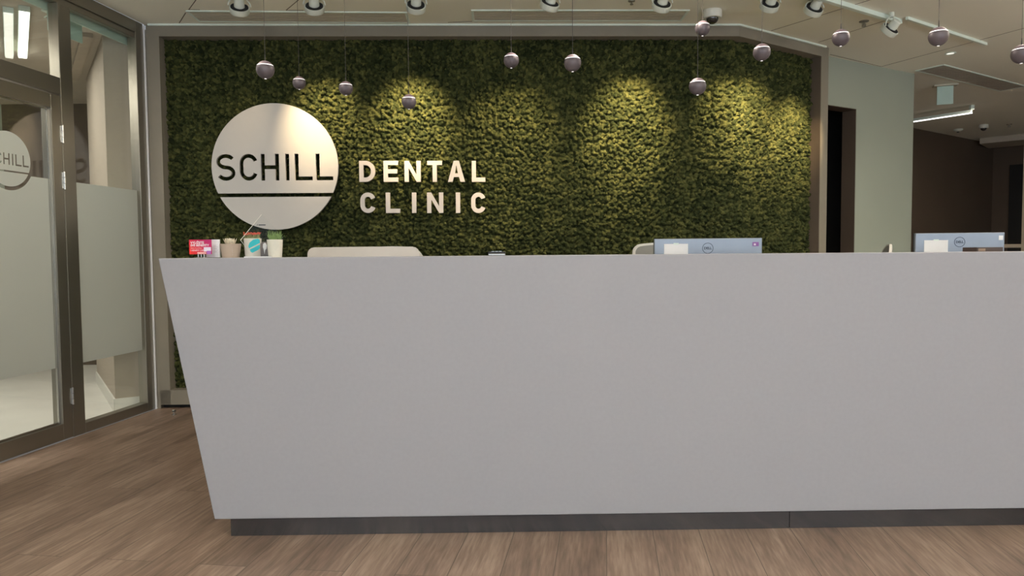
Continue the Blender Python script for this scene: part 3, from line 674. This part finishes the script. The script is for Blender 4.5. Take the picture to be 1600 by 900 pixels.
# logo disc with slash
m_tl = mat('teal_print',(.02,.42,.47),.4)
cx_,cz_ = lx(401),lz(383.5); rl = .033
def chord(a0,a1,n=24): return [(cx_+rl*.97*math.cos(math.radians(a0+(a1-a0)*i/n)), cz_+rl*math.sin(math.radians(a0+(a1-a0)*i/n))) for i in range(n+1)]
shape('logo_half', [[(lx(404),lz(373)),(lx(396.5),lz(374.5)),(lx(391),lz(379)),(lx(388.6),lz(384.5)),(lx(390,),lz(388)),(lx(407),lz(379.5)),(lx(406.8),lz(374.5))]], .0006, m_tl, t, F(0,0,.0022))
shape('logo_half', [[(lx(390.8),lz(389.8)),(lx(392.3),lz(393.3)),(lx(394.7),lz(395)),(lx(404.5),lz(390.3)),(lx(406.6),lz(387.5)),(lx(406.9),lz(382.2))]], .0006, m_tl, t, F(0,0,.0022))
b = nb(); box(b,lx(405.5),lx(416.5),-.0028,-.0022,lz(352.3),lz(350.9)); obj('engraving', b, m_ink, t)
shape('engraving', [[(lx(402.2),lz(352.8)),(lx(404.3),lz(350)),(lx(404.1),lz(352))]], .0006, m_ink, t, F(0,0,.0022))
# grey tooth plaque
Y = 3.03; p = on_counter(413.5,Y)
t = thing('tooth_plaque','small grey arched plaque with white tooth shape between the cup and the grass pot','figurine',p)
b = nb(); prism(b,[(-.017,0),(.015,0),(.017,.03),(.014,.055),(.004,.066),(-.008,.066),(-.017,.058)],0,.006); b.transform(Matrix.Translation((0,.006,0)) @ Matrix.Rotation(PI/2,4,'X')); obj('plaque', b, mat('grey_plaque',(.20,.17,.16),.5), t)
shape('tooth', [[(.0,.014),(.003,.03),(.009,.037),(.011,.05),(.007,.060),(0,.062),(-.005,.056),(-.006,.044),(-.003,.034)]], .002, m_paper, t, F(0,0,0))
# grass pot
Y = 3.0; p = on_counter(430,Y)
t = thing('grass_pot','white tapered pot with bushy green grass blades, rightmost on the counter end','potted plant',p)
b = nb(); lathe(b,[(0,0),(.0265,0),(.0275,.002),(.0325,.073),(.0328,.0745),(.0305,.0745),(.029,.066),(0,.066)],40); obj('pot', b, mat('cream_ceramic',(.80,.75,.64),.35,coat=.2,var=.05,vscale=30), t, smooth=True)
b = nb(); rnd = random.Random(2)
for k in range(130):
    a = rnd.random()*2*PI; r = .022*math.sqrt(rnd.random()); x,y = r*math.cos(a),r*math.sin(a); H_=.022+rnd.random()*.028; ln=.3+rnd.random()*.4
    tube(b,[(x,y,.064),(x*(1+ln*.5),y*(1+ln*.5),.066+H_*.55),(x*(1+ln)+rnd.uniform(-.006,.006),y*(1+ln),.066+H_)],[.0009,.0008,.0002],4)
for k in range(14):
    a = rnd.random()*2*PI; x,y=.02*math.cos(a),.02*math.sin(a)
    tube(b,[(x,y,.066),(x*1.6,y*1.5,.085),(x*2.0,y*1.8,.092),(x*2.2,y*1.9,.08)],[.0008,.0008,.0006,.0002],4)
obj('grass_blades', b, mat('fresh_grass',(.24,.36,.11),.6,var=.5,vscale=150), t)
# card terminal
Y = 3.16; p = on_counter(776.5,Y); t = thing('card_terminal','small black and silver card terminal lying on the middle of the counter','card terminal',p)
b = nb(); box(b,-.037,.037,-.05,.05,0,.008); obj('lower_case', b, m_steel, t, bevel=.002)
b = nb(); box(b,-.038,.038,-.052,.052,.008,.017); obj('upper_case', b, m_monblk, t, bevel=.003)
b = nb(); box(b,-.026,.026,.0,.042,.017,.0175); obj('screen', b, m_ink, t)
b = nb()
for i in range(3):
    for j in range(4): box(b,-.022+i*.016,-.010+i*.016,-.045+j*.011,-.037+j*.011,.017,.0185)
obj('keypad', b, m_steel, t)
# brown tray
Y = 3.08; p = on_counter(1535,Y,aty(1535,392.3,3.08).z); p.z = DT
t = thing('leather_tray','dark brown shallow leather tray at the right end of the counter','tray',p,DANG)
b = nb(); x=.056
prism(b,[(-x+.01,-.04),(x-.004,-.04),(x-.004,.04),(-x+.01,.04)],0,.003)
for q in (((-x,-.045),(x,-.045)),((-x,.045),(x,.045)),((-x,-.045),(-x,.045)),((x-.004,-.045),(x-.004,.045))): seg_box(b,q[0],q[1],.003,0,.0185)
obj('tray_body', b, mat('dark_brown_leather',(.055,.035,.028),.5), t)
b = nb(); box(b,-.05,-.02,-.0475,-.0465,.002,.013); obj('leather_patch', b, mat('tan_leather',(.25,.17,.12),.6), t)
b = nb(); box(b,.005,.045,-.03,.03,.012,.017); obj('card_stack', b, mat('tan_card',(.55,.35,.25),.6), t)

# ------------------------------------------------------------------ monitors
def monitor(cx, cy, rz, ztop, w_, label, sticker):
    t = thing('computer_monitor', label, 'monitor', (cx,cy,.74), rz, 'monitors behind the counter')
    top = ztop-.74; h = .32
    b = nb(); box(b,-w_/2,w_/2,.0,.022,top-h,top); sh = obj('back_shell', b, m_mon, t, bevel=.003)
    b = nb(); box(b,-w_/2-.001,w_/2+.001,.022,.034,top-h-.001,top+.001); obj('bezel', b, m_monblk, t, bevel=.002)
    b = nb(); box(b,-w_/2+.008,w_/2-.008,.034,.0345,top-h+.018,top-.008); obj('screen', b, m_ink, t)
    b = nb(); box(b,-.035,.035,-.03,-.012,.012,top-h/2+.05); obj('stand_column', b, m_mon, t, bevel=.004)
    b = nb(); box(b,-.05,.05,-.012,.0,top-h/2-.05,top-h/2+.05); obj('stand_mount', b, m_mon, t, bevel=.003)
    b = nb(); box(b,-.13,.13,-.09,.09,0,.012); obj('stand_base', b, m_mon, t, bevel=.005)
    zl = top-.051+.003
    lg = shape('round_logo', [circ(0,0,.0265,64),circ(0,0,.0240,64)], .0006, m_ink, sh, F(0,zl,.0001))
    text('logo_lettering','DELL',.0165,m_ink,lg,F(0,zl,.0001),.0006,'CENTER',1.0,.0006)
    return t, sh, top
Yt = 3.50
a_ = aty(1022,374,Yt+.02); c2 = aty(1192,371,Yt-.06); w1_ = (c2-a_).xy.length
mt, sh, top = monitor((a_.x+c2.x)/2,Yt-.02,-.10,(a_.z+c2.z)/2,w1_,'silver computer monitor seen from behind, against the moss wall','p')
b = nb(); box(b,w1_/2-.046,w1_/2-.016,-.0012,0,top-.040,top-.020); obj('sticker', b, mat('purple_sticker',(.22,.08,.28),.6), sh)
b = nb(); box(b,w1_/2-.040,w1_/2-.030,-.0018,-.0012,top-.036,top-.027); obj('sticker', b, mat('pale_sticker',(.7,.6,.7),.6), sh)
Y2 = 3.74
a2 = aty(1430,365,Y2+.03); c3 = aty(1571,362.6,Y2-.05); w2_ = (c3-a2).xy.length
mt2, sh2, top2 = monitor((a2.x+c3.x)/2,Y2-.01,-.16,(a2.z+c3.z)/2,w2_,'silver computer monitor seen from behind, before the dark brown wall','w')
b = nb(); box(b,w2_/2-.028,w2_/2-.008,-.0012,0,top2-.040,top2-.016); obj('sticker', b, m_paper, sh2)
def sheet(mx, cz, top, mon, label):
    rz = mon.rotation_euler.z
    o = thing('paper_sheet', label, 'paper', mon.location+Matrix.Rotation(rz,3,'Z')@Vector((mx,-.002,top-cz)), rz, 'paper sheets on monitor backs')
    b = nb(); w_=.116; n=8; H_=.16
    for i in range(n+1):
        x=-w_/2+w_*i/n; y=-.0035*math.sin(PI*i/n)
        for z,l in ((0,0),(-H_,1)):
            b.verts.new((x,y,z)); b.verts.new((x,y-.0006,z))
    b.verts.ensure_lookup_table()
    for i in range(n):
        k=i*4; A=b.verts
        b.faces.new((A[k],A[k+2],A[k+6],A[k+4])); b.faces.new((A[k+1],A[k+5],A[k+7],A[k+3])); b.faces.new((A[k],A[k+4],A[k+5],A[k+1])); b.faces.new((A[k+2],A[k+3],A[k+7],A[k+6]))
    b.faces.new((b.verts[0],b.verts[1],b.verts[3],b.verts[2])); k=n*4; b.faces.new((b.verts[k],b.verts[k+2],b.verts[k+3],b.verts[k+1]))
    obj('sheet', b, m_paper, o, smooth=False)
    b = nb(); box(b,-.012,.012,-.0045,.0,-.004,.004); obj('adhesive_tape', b, m_strip, o)
sheet(-w1_/2+.105,.025,top,mt,'white paper sheet stuck on the monitor against the moss wall')
sheet(-w2_/2+.100,.037,top2,mt2,'white paper sheet stuck on the monitor before the dark brown wall')

# ------------------------------------------------------------------ office chairs behind the desk
def chair(x, y, rz, ztop, bw, rad, m_b, m_r, label, curve=.04, group='office chairs behind the desk', rim=True):
    t = thing('office_chair', label, 'office chair', (x,y,0), rz, group)
    # backrest: rounded panel facing the camera with its back (-y side)
    zb0 = ztop-.52
    def outline(w_, z0, z1, r, n=8, arch=0):
        pts=[]
        for (cx,cz,a0) in ((w_/2-r,z1-r,0),(-w_/2+r,z1-r,90),(-w_/2+r,z0+r,180),(w_/2-r,z0+r,270)):
            for i in range(n+1):
                a=math.radians(a0+90*i/n); pts.append((cx+r*math.cos(a),cz+r*math.sin(a)))
        # subdivide top edge for arch
        res=[]
        for i,p in enumerate(pts):
            q=pts[(i+1)%len(pts)]; res.append(p)
            if abs(p[1]-q[1])<1e-6 and abs(p[0]-q[0])>.02:
                for j in range(1,12): res.append((p[0]+(q[0]-p[0])*j/12,p[1]))
        out=[]
        for (a,z) in res:
            k=(z-z0)/(z1-z0); out.append((a, z-arch*(abs(a)/(w_/2))**2*k))
        return out
    def bend(o):
        for v in o.data.vertices: v.co.y += curve*(1-(2*v.co.x/bw)**2)*-1+curve
    arch = 0.014 if rim else .0015
    pts = outline(bw, zb0, ztop, rad, arch=arch)
    inner = outline(bw-.03, zb0+.015, ztop-.012, max(.01,rad-.012), arch=arch)
    def panel(loops, th, m, name, y0):
        o = shape(name, loops, th, m, t, Matrix.Translation((0,y0,0)) @ Matrix.Rotation(PI/2,4,'X')); return o
    # solid strips so the curvature reads: build with a subdivided grid instead of one flat face
    n=24; bm=nb(); P = pts
    def zr(x_, loop):
        zs=[]
        L_=len(loop)
        for i in range(L_):
            a=loop[i]; c=loop[(i+1)%L_]
            if (a[0]-x_)*(c[0]-x_)<=0 and abs(a[0]-c[0])>1e-9:
                f=(x_-a[0])/(c[0]-a[0]); zs.append(a[1]+f*(c[1]-a[1]))
        return min(zs),max(zs)
    def slab(loop, th, y0, m, name, ww):
        bm=nb(); rows=[]
        xs=[-math.cos(PI*i/n)*(ww/2-1e-4) for i in range(n+1)]
        for x_ in xs:
            z0,z1=zr(x_,loop); yy=y0-curve*(1-(2*x_/bw)**2)
            rows.append([bm.verts.new((x_,yy,z0)),bm.verts.new((x_,yy,z1)),bm.verts.new((x_,yy+th,z1)),bm.verts.new((x_,yy+th,z0))])
        for a,c in zip(rows,rows[1:]):
            for k in range(4): bm.faces.new((a[k],a[(k+1)%4],c[(k+1)%4],c[k]))
        bm.faces.new(rows[0]); bm.faces.new(rows[-1][::-1])
        return obj(name,bm,m,t,smooth=True)
    if rim:
        slab(pts,.016,0,m_r,'back_frame',bw); slab(inner,.022,-.003,m_b,'backrest',bw-.03)
    else:
        slab(pts,.02,0,m_b,'backrest',bw)
    b = nb(); b.verts.ensure_lookup_table(); xx=.23
    prism(b,[(-xx,.06),(xx,.06),(xx+.01,.3),(xx-.03,.5),(-xx+.03,.5),(-xx-.01,.3)],.44,.50); obj('seat', b, m_chair, t, bevel=.02)
    b = nb(); tube(b,[(0,.02,zb0+.12),(0,.03,.5),(0,.1,.43),(0,.25,.42)],.018,10); obj('back_support', b, m_r, t)
    b = nb(); lathe(b,[(.028,.10),(.028,.28),(.018,.28),(.018,.44)],16,Matrix.Translation((0,.27,0))); obj('gas_lift', b, m_steel, t, smooth=True)
    for k in range(5):
        a=k*2*PI/5+.3; b=nb(); tube(b,[(0,.27,.11),(.14*math.cos(a),.27+.14*math.sin(a),.095),(.27*math.cos(a),.27+.27*math.sin(a),.07)],[.022,.018,.013],8); lg=obj('leg', b, m_r, t)
        b=nb(); lathe(b,[(.0,-.018),(.027,-.018),(.027,.018),(0,.018)],16,Matrix.Translation((.27*math.cos(a),.27+.27*math.sin(a),.0275))@Matrix.Rotation(PI/2,4,'X')); obj('castor', b, m_fin, lg)
        b=nb(); tube(b,[(.27*math.cos(a),.27+.27*math.sin(a),.045),(.27*math.cos(a),.27+.27*math.sin(a),.075)],.006,8); obj('castor_stem', b, m_steel, lg)
    return t
yy=3.98; a=aty(480,386,yy); c=aty(655,385,yy)
chair((a.x+c.x)/2,yy,0,aty(567,386,yy).z+.001,c.x-a.x,.04,m_shell,m_shell,'office chair with wide pale flat-topped backrest, left behind the desk',.05,rim=False)
yy=4.75; a=aty(583,389,yy); c=aty(643,389,yy)
chair((a.x+c.x)/2,yy,0,aty(612,385,yy).z,.42,.09,m_chair,m_chairrim,'grey mesh office chair just showing above the pale backrest',.04)
yy=4.16; a=aty(988.5,390,yy); c=aty(1100,390,yy)
chair(a.x+.21,yy,0,aty(1022,380,yy).z+.005,.42,.045,m_chair,m_chairrim,'grey mesh office chair partly hidden by the monitor against the moss wall',.04)
yy=5.0; a=aty(1371,390,yy)
chair(a.x+.05,yy,1.25,aty(1380,381.5,yy).z,.40,.18,m_chair,m_chairrim,'office chair turned edge-on before the sage wall, right behind the desk',.04)
# pale rail far right
p0_=aty(1571,385,8.0); 
t=thing('handrail','pale horizontal rail low behind the right monitor','rail',(p0_.x-.1,8.0,0))
b=nb(); box(b,0,1.2,-.02,.02,aty(1585,387,8).z,aty(1585,381.5,8).z); obj('rail', b, m_corr_wall, t)
for x in (.35,1.15): b=nb(); box(b,x,x+.03,-.015,.015,0,aty(1585,387,8).z); obj('post', b, m_corr_wall, t)

# ================================================================== PENDANTS
R_=.04
def pendant(px, py, d, label, first=[None]):
    Yp = 2*R_*FP/d; p = aty(px,py,Yp)
    if first[0] is None:
        t = thing('pendant_lamp', label, 'pendant lamp', (p.x,Yp,p.z), 0, 'ball pendants over the desk')
        zr = R_*.42
        lo = [(.0,-R_)]+[(R_*math.cos(a),R_*math.sin(a)) for a in [ -PI/2+.1+(math.asin(.40)+PI/2-.1)*i/18 for i in range(19)]]+[(R_*.8,zr-.0012),(0,zr-.0012)]
        b=nb(); lathe(b,lo,48); lob=obj('lower_shell', b, m_ball, t, smooth=True)
        a0=math.asin(.50); up=[(0,zr+.003),(R_*.8,zr+.003)]+[(R_*.985*math.cos(a0+(PI/2-a0)*i/12),R_*.985*math.sin(a0+(PI/2-a0)*i/12)) for i in range(13)]
        up[-1]=(0,R_*.985)
        b=nb(); lathe(b,up,48); obj('upper_shell', b, m_dome, t, smooth=True)
        b=nb(); lathe(b,[(R_*.88,zr-.0012),(R_*.89,zr-.0002),(R_*.885,zr+.0022),(R_*.87,zr+.003)],48); obj('light_ring', b, m_led, t)
        b=nb(); lathe(b,[(.0,-R_-.0008),(.0050,-R_-.0008),(.0055,-R_+.003),(0,-R_+.003)],20); obj('lens', b, m_led, t)
        b=nb(); lathe(b,[(.0028,R_*.96),(.0016,R_+.028)],10); obj('cable_ferrule', b, m_cable, t)
        first[0]=t
    else:
        t = first[0].copy(); C.objects.link(t); t['label']=label
        for ch in list(first[0].children):
            if ch.name.startswith(('cable.','canopy')) or ch.name=='cable': continue
            cc=ch.copy(); C.objects.link(cc); cc.parent=t
        t.location=(p.x,Yp,p.z)
    b=nb(); tube(b,[(0,0,R_+.02),(0,0,ZC-p.z-.02)],.0011,6); cb_=obj('cable', b, m_cable, t)
    b=nb(); lathe(b,[(.03,ZC-p.z-.022),(.03,ZC-p.z)],24); obj('canopy', b, m_wht, t)
L0='mauve grey ball pendant lamp '
for px,py,d,ds in ((414.5,109,27.3,'above the round sign, largest at the left end'),(467.5,129.5,19.9,'small, hanging highest of those over the round sign'),(540.5,138,21.4,'just right above the round sign'),
    (639,159,22.6,'hanging lowest, over the word DENTAL'),(798.8,94.3,23.4,'left one of the middle pair before the moss'),(894.7,98.5,26.3,'right one of the middle pair before the moss'),
    (1097.7,44.3,22.8,'high up in front of the white dome camera'),(1090,135,26.1,'low below the dome camera'),(1190.3,81.7,26,'before the bend of the moss wall header'),
    (1313.8,59,25.6,'beneath the sprinkler, left of the track end'),(1466.4,57,28.5,'before the ceiling above the exit sign'),(1596,84.5,28.5,'cut by the right edge of the photo')):
    pendant(px,py,d,L0+ds)

# ================================================================== SPOTLIGHTS
def spot(px, py, depth, aim, tz, label, scale=1, energy=26, ang=.62, first=[None], blend=1.0):
    """px,py: middle of the can. aim = point on the moss wall; can hangs on a bracket from the ceiling"""
    p = aty(px,py,depth); d = (aim-p).normalized()
    rotx = d.to_track_quat('-Z','Y').to_matrix().to_4x4()
    yaw = math.atan2(d.x,d.y)
    t = thing('track_spotlight', label, 'spotlight', p, 0, 'white spotlights on the ceiling')
    c = lambda prof,seg=32: lathe(nb(),prof,seg)
    k_=1.13
    z_=lambda prof: [(a*k_,c_*k_) for a,c_ in prof]
    o=obj('lamp_can', c(z_([(0,.052),(.023,.052),(.028,.048),(.030,.004),(.030,-.004),(0,-.004)])), m_wht, t, rotx, smooth=True)
    b=nb(); lathe(b,z_([(0,-.010),(.049,-.010),(.049,-.014),(0,-.014)]),24)
    for k in range(36):
        mm=Matrix.Rotation(2*PI*k/36,4,'Z'); q=nb(); box(q,.029*k_,.050*k_,-.0012,.0012,-.011*k_,-.001*k_)
        q.transform(mm); me=bpy.data.meshes.new('t'); q.to_mesh(me); b.from_mesh(me); bpy.data.meshes.remove(me); q.free()
    obj('heat_sink', b, m_fin, t, rotx)
    obj('front_ring', c(z_([(.040,-.040),(.053,-.040),(.056,-.036),(.057,-.006),(.0505,-.006),(.050,-.014),(.040,-.030)]),40), m_wht, t, rotx, smooth=True)
    obj('lens', c(z_([(0,-.030),(.0405,-.030),(.0405,-.034),(0,-.034)])), m_lens, t, rotx)
    # U bracket in the yaw plane
    side = Vector((math.cos(yaw),-math.sin(yaw),0)); top=ZC-p.z
    b=nb(); zz=min(.075,top-.004)
    pts=[side*.070*math.cos(a)+Vector((0,0,zz*math.sin(a))) for a in [PI*i/16 for i in range(17)]]
    tube(b,pts,.0042,8); obj('bracket', b, m_wht, t)
    if top-zz>.006:
        b=nb(); lathe(b,[(.017,zz-.002),(.017,top)],20); obj('ceiling_mount', b, m_wht, t)
    fr_=p+d*.05
    light('spot_beam','SPOT',fr_,energy*1.12,(1,.74,.42),aim,spot_size=ang,spot_blend=blend,shadow_soft_size=.02)
m_lens = mat('lamp_lens',(1,1,1),.4,emit=(1,.85,.6),estr=3)
def wp(px,py,off=-.08):
    pl = AB if px<1130 else BC
    s_,z_=pl.hit(px,py,off); return pl.p(s_,z_,off)
SL='white ceiling spotlight with black fins, '
for px,py,dep,ax,ay,e,ang,ds in (
    (374,10,4.80,385,205,9,.6,'leftmost, above the first pendant lamp'),
    (491,8,4.78,508,198,150,.85,'second from the left, above the round sign'),
    (650,6,4.72,642,197,260,.85,'third from the left, above the word DENTAL'),
    (860,3,4.78,790,240,140,1.0,'between the middle pair of pendant lamps'),
    (1035,4,4.78,978,200,250,.9,'just left of the dome camera'),
    (1204,4,4.85,1142,178,170,.75,'cut by the top edge, right of dome camera'),
    (1273,11,4.95,1178,190,170,.8,'left of the sprinkler'),
    (1393,43,5.22,1238,215,250,.7,'hanging off the end of the white track')):
    spot(px,py,dep,wp(ax,ay),0,SL+ds,energy=e,ang=ang)

# ceiling track
p,q=atz(1404,30,ZC),atz(1306,0,ZC); q=q+(q-p)*2.5
t=thing('ceiling_track','white lighting track ending beside the sprinkler','lighting track',(0,0,0)); t.location=(0,0,0)
b=nb(); seg_box(b,p,q,.034,ZC-.032,ZC); obj('rail', b, m_strip, t, bevel=.002)
b=nb(); n_=(q-p).normalized(); seg_box(b,p-n_*.02,p,.036,ZC-.034,ZC); obj('end_cap', b, m_strip, t, bevel=.002)
p,q=atz(1541,67,ZC),atz(1417,26,ZC)
b=nb(); seg_box(b,p,q,.02,ZC-.022,ZC); tag(obj('ceiling_profile', b, m_strip, bevel=.001),'slim white ceiling profile right of the lighting track','ceiling profile')

# vents
def vent(quad, label, slats, m_s=m_vent):
    P=[atz(x,y,ZC) for x,y in quad]   # near-left, near-right, far-right, far-left
    o_=P[0]; ex=(P[1]-P[0]); ey=(P[3]-P[0]); lx_=ex.length; ex.normalize(); ey=ey-ex*ey.dot(ex); ly_=ey.length; ey.normalize()
    rz=math.atan2(ex.y,ex.x); t=thing('ceiling_vent',label,'ceiling vent',(o_.x,o_.y,ZC),rz,'slotted vents in the ceiling')
    s=1 if (Matrix.Rotation(rz,3,'Z')@Vector((0,1,0))).dot(ey)>0 else -1
    ya,yb=(0,ly_) if s>0 else (-ly_,0)
    b=nb(); f=.018
    box(b,0,lx_,ya,ya+f,-.008,0); box(b,0,lx_,yb-f,yb,-.008,0); box(b,0,f,ya+f,yb-f,-.008,0); box(b,lx_-f,lx_,ya+f,yb-f,-.008,0); obj('vent_frame', b, m_strip, t, bevel=.001)
    b=nb(); box(b,f,lx_-f,ya+f,yb-f,-.0015,0); obj('backing', b, m_ventgap, t)
    b=nb(); k=slats
    for i in range(k):
        y0=ya+f+(yb-ya-2*f)*(i+.12)/k; y1=ya+f+(yb-ya-2*f)*(i+.88)/k; box(b,f,lx_-f,y0,y1,-.006,-.002)
    obj('slats', b, m_s, t)
vent(((290,16),(636,18.5),(640,34.5),(306,33)),'long slotted ceiling vent above the round sign',5)
vent(((736,15),(1078,15),(1065,32),(742,32)),'long slotted ceiling vent between the spotlights, left of dome camera',5)
vent(((1561,142),(1430,110),(1475,101),(1596,132)),'grey rectangular ceiling vent above the exit sign',9,mat('perforated_grey',(.44,.42,.37),.6))
# dome cameras
def dome(px,py,s_,label,zdrop=0):
    p=atz(px,py,ZC); t=thing('dome_camera',label,'security camera',p,0)
    b=nb(); lathe(b,[(.055*s_,0),(.058*s_,-.004),(.058*s_,-.040*s_),(.052*s_,-.048*s_),(0,-.048*s_)],36); obj('housing', b, mat('camera_white',(.72,.72,.65),.4), t, smooth=True)
    b=nb(); lathe(b,[(.038*s_*math.cos(a),-.046*s_-.036*s_*math.sin(a)) for a in [PI/2*i/10 for i in range(11)]],28); obj('dark_dome', b, mat('smoked_dome',(.015,.014,.014),.08,coat=1), t, smooth=True)
dome(1113,16.5,1.15,'white dome security camera behind the pendant lamp, top of photo')
dome(1537,195,1.0,'small white dome security camera before the dark brown wall')
# smoke detector
p=atz(1497,202,ZC); t=thing('smoke_detector','white round smoke detector left of the far dome camera','smoke detector',p)
b=nb(); lathe(b,[(.06,0),(.06,-.012),(.045,-.028),(.03,-.034),(0,-.034)],28); obj('housing', b, m_wht, t, smooth=True)
b=nb(); lathe(b,[(.018,-.034),(.016,-.046),(0,-.046)],16); obj('sensor_cap', b, m_fin, t)
# sprinklers
def sprinkler(px,py,label,s_=1):
    p=atz(px,py,ZC); t=thing('fire_sprinkler',label,'sprinkler',p)
    b=nb(); lathe(b,[(.035*s_,0),(.033*s_,-.006),(.014*s_,-.010),(0,-.010)],24); obj('rosette', b, m_sprk, t, smooth=True)
    b=nb(); tube(b,[(0,0,-.008),(0,0,-.03*s_)],.007*s_,10); tube(b,[(-.012*s_,0,-.018),(-.012*s_,0,-.036*s_)],.003*s_,6); tube(b,[(.012*s_,0,-.018),(.012*s_,0,-.036*s_)],.003*s_,6); obj('head', b, m_sprk, t)
    b=nb(); lathe(b,[(.016*s_,-.036*s_),(.016*s_,-.040*s_)],16); obj('deflector', b, m_sprk, t)
m_sprk=mat('chrome_bronze',(.30,.28,.24),.3,metal=.8)
sprinkler(1350,33,'metal fire sprinkler left of the white track end')
sprinkler(1577,194,'metal fire sprinkler right of the far dome camera')
sprinkler(987,1,'metal fire sprinkler cut by the top edge of the photo',.7)
# recessed downlight
p=atz(1485,83,ZC); t=thing('recessed_downlight','small round recessed downlight with white rim right of the pendant','downlight',p)
b=nb(); lathe(b,[(.030,-.001),(.045,-.001),(.046,-.006),(.040,-.008),(.030,-.004)],32,cap=False); obj('rim', b, m_strip, t, smooth=True)
b=nb(); lathe(b,[(0,-.0015),(.031,-.0015),(.031,-.003),(0,-.003)],24); obj('lens', b, mat('downlight_glow',(1,1,1),.4,emit=(1,.95,.85),estr=1.0), t)
# linear lamp right
p,q=atz(1519,168,ZC),None
zl=2.76; a=aty(1518,177,8.55); zl=a.z; c=atz(1395,195.5,zl)
t=thing('linear_lamp','glowing straight ceiling lamp in front of the dark brown wall','linear lamp',(a.x,a.y,zl))
d_=(c-a); d_.z=0
b=nb(); seg_box(b,(0,0),d_,.05,.006,.04); obj('housing', b, m_strip, t)
b=nb(); seg_box(b,(0,0),d_,.046,0,.006); obj('diffuser', b, mat('diffuser_glow',(1,1,1),.5,emit=(1,.96,.92),estr=3.0), t)
for f in (.0,.85): b=nb(); v=d_*f; box(b,v.x-.02,v.x+.02,v.y-.02,v.y+.02,.04,ZC-zl) if ZC-zl>.045 else box(b,v.x-.02,v.x+.02,v.y-.02,v.y+.02,.03,.04); obj('suspension_bracket', b, m_strip, t)
# exit sign right
p=atz(1477,133,ZC); t=thing('exit_sign','small pale green illuminated exit sign plate under the ceiling on the right','exit sign',p,BC.ang*.0-.35)
b=nb(); box(b,-.11,.11,-.05,.05,-.012,0); obj('ceiling_plate', b, m_vent, t, bevel=.002)
b=nb(); box(b,-.075,.075,-.006,.006,-.20,-.012); obj('sign_panel', b, mat('pale_green_panel',(.50,.66,.60),.3,emit=None), t, bevel=.002)
# corridor lamps, sign and vent behind the glass
def corr_lamp(x0,x1,yt,yb,zl,label,m):
    a=atz((x0[0]+x0[1])/2,yb,zl); c=atz((x1[0]+x1[1])/2,yt,zl); w_=(atz(x0[1],yb,zl)-atz(x0[0],yb,zl)).length
    t=thing('corridor_lamp',label,'linear lamp',(a.x,a.y,zl),0,'linear lamps beyond the glass')
    d=c-a; b=nb(); seg_box(b,(0,0),d,w_,0,.012); obj('diffuser', b, m, t)
    b=nb(); seg_box(b,(0,0),d,w_+.008,.012,CZ-zl-.001); obj('housing', b, m_strip, t)
corr_lamp((9.5,19.5),(7,19),23,91,CZ-.05,'dimmer linear lamp beyond the glass, at left edge of photo',m_tube2)
corr_lamp((30,41),(31.5,45),21,91,CZ-.05,'bright linear lamp beyond the glass, second from the left edge',m_tube)
a=aty(128,68,5.0)
t=thing('corridor_sign','green-tinted hanging sign plate beyond the glass beside the mullion','exit sign',(a.x-.0195,5.0-.148,CZ),math.atan2(.9913,.1317))
b=nb(); box(b,-.15,.15,-.005,.005,a.z-CZ,-.01); obj('sign_panel', b, m_teal, t); b=nb(); box(b,-.17,.17,-.03,.03,-.01,0); obj('ceiling_plate', b, m_strip, t)
P0,P1=atz(72,24,CZ),atz(138,39,CZ)
t=thing('corridor_vent','slotted ceiling vent beyond the glass behind the mullion','ceiling vent',(0,0,CZ)); 
b=nb(); seg_box(b,P0,P1,.09,-.006,0); obj('vent_frame', b, m_strip, t); b=nb(); seg_box(b,P0+(P1-P0)*.03,P1-(P1-P0)*.03,.06,-.009,-.006); obj('slats', b, m_ventgap, t)
# floor stop under the moss frame
p=atz(272,648,0); t=thing('door_stop','small steel door stop on the floor by the moss frame','door stop',p)
b=nb(); lathe(b,[(.018,0),(.018,.004),(.008,.006),(.008,.022),(.013,.024),(.013,.034),(.010,.037),(0,.037)],20); obj('body', b, m_steel, t, smooth=True)
b=nb(); lathe(b,[(.0135,.026),(.0145,.029),(.0135,.032)],20,cap=False); obj('rubber_ring', b, m_fin, t)
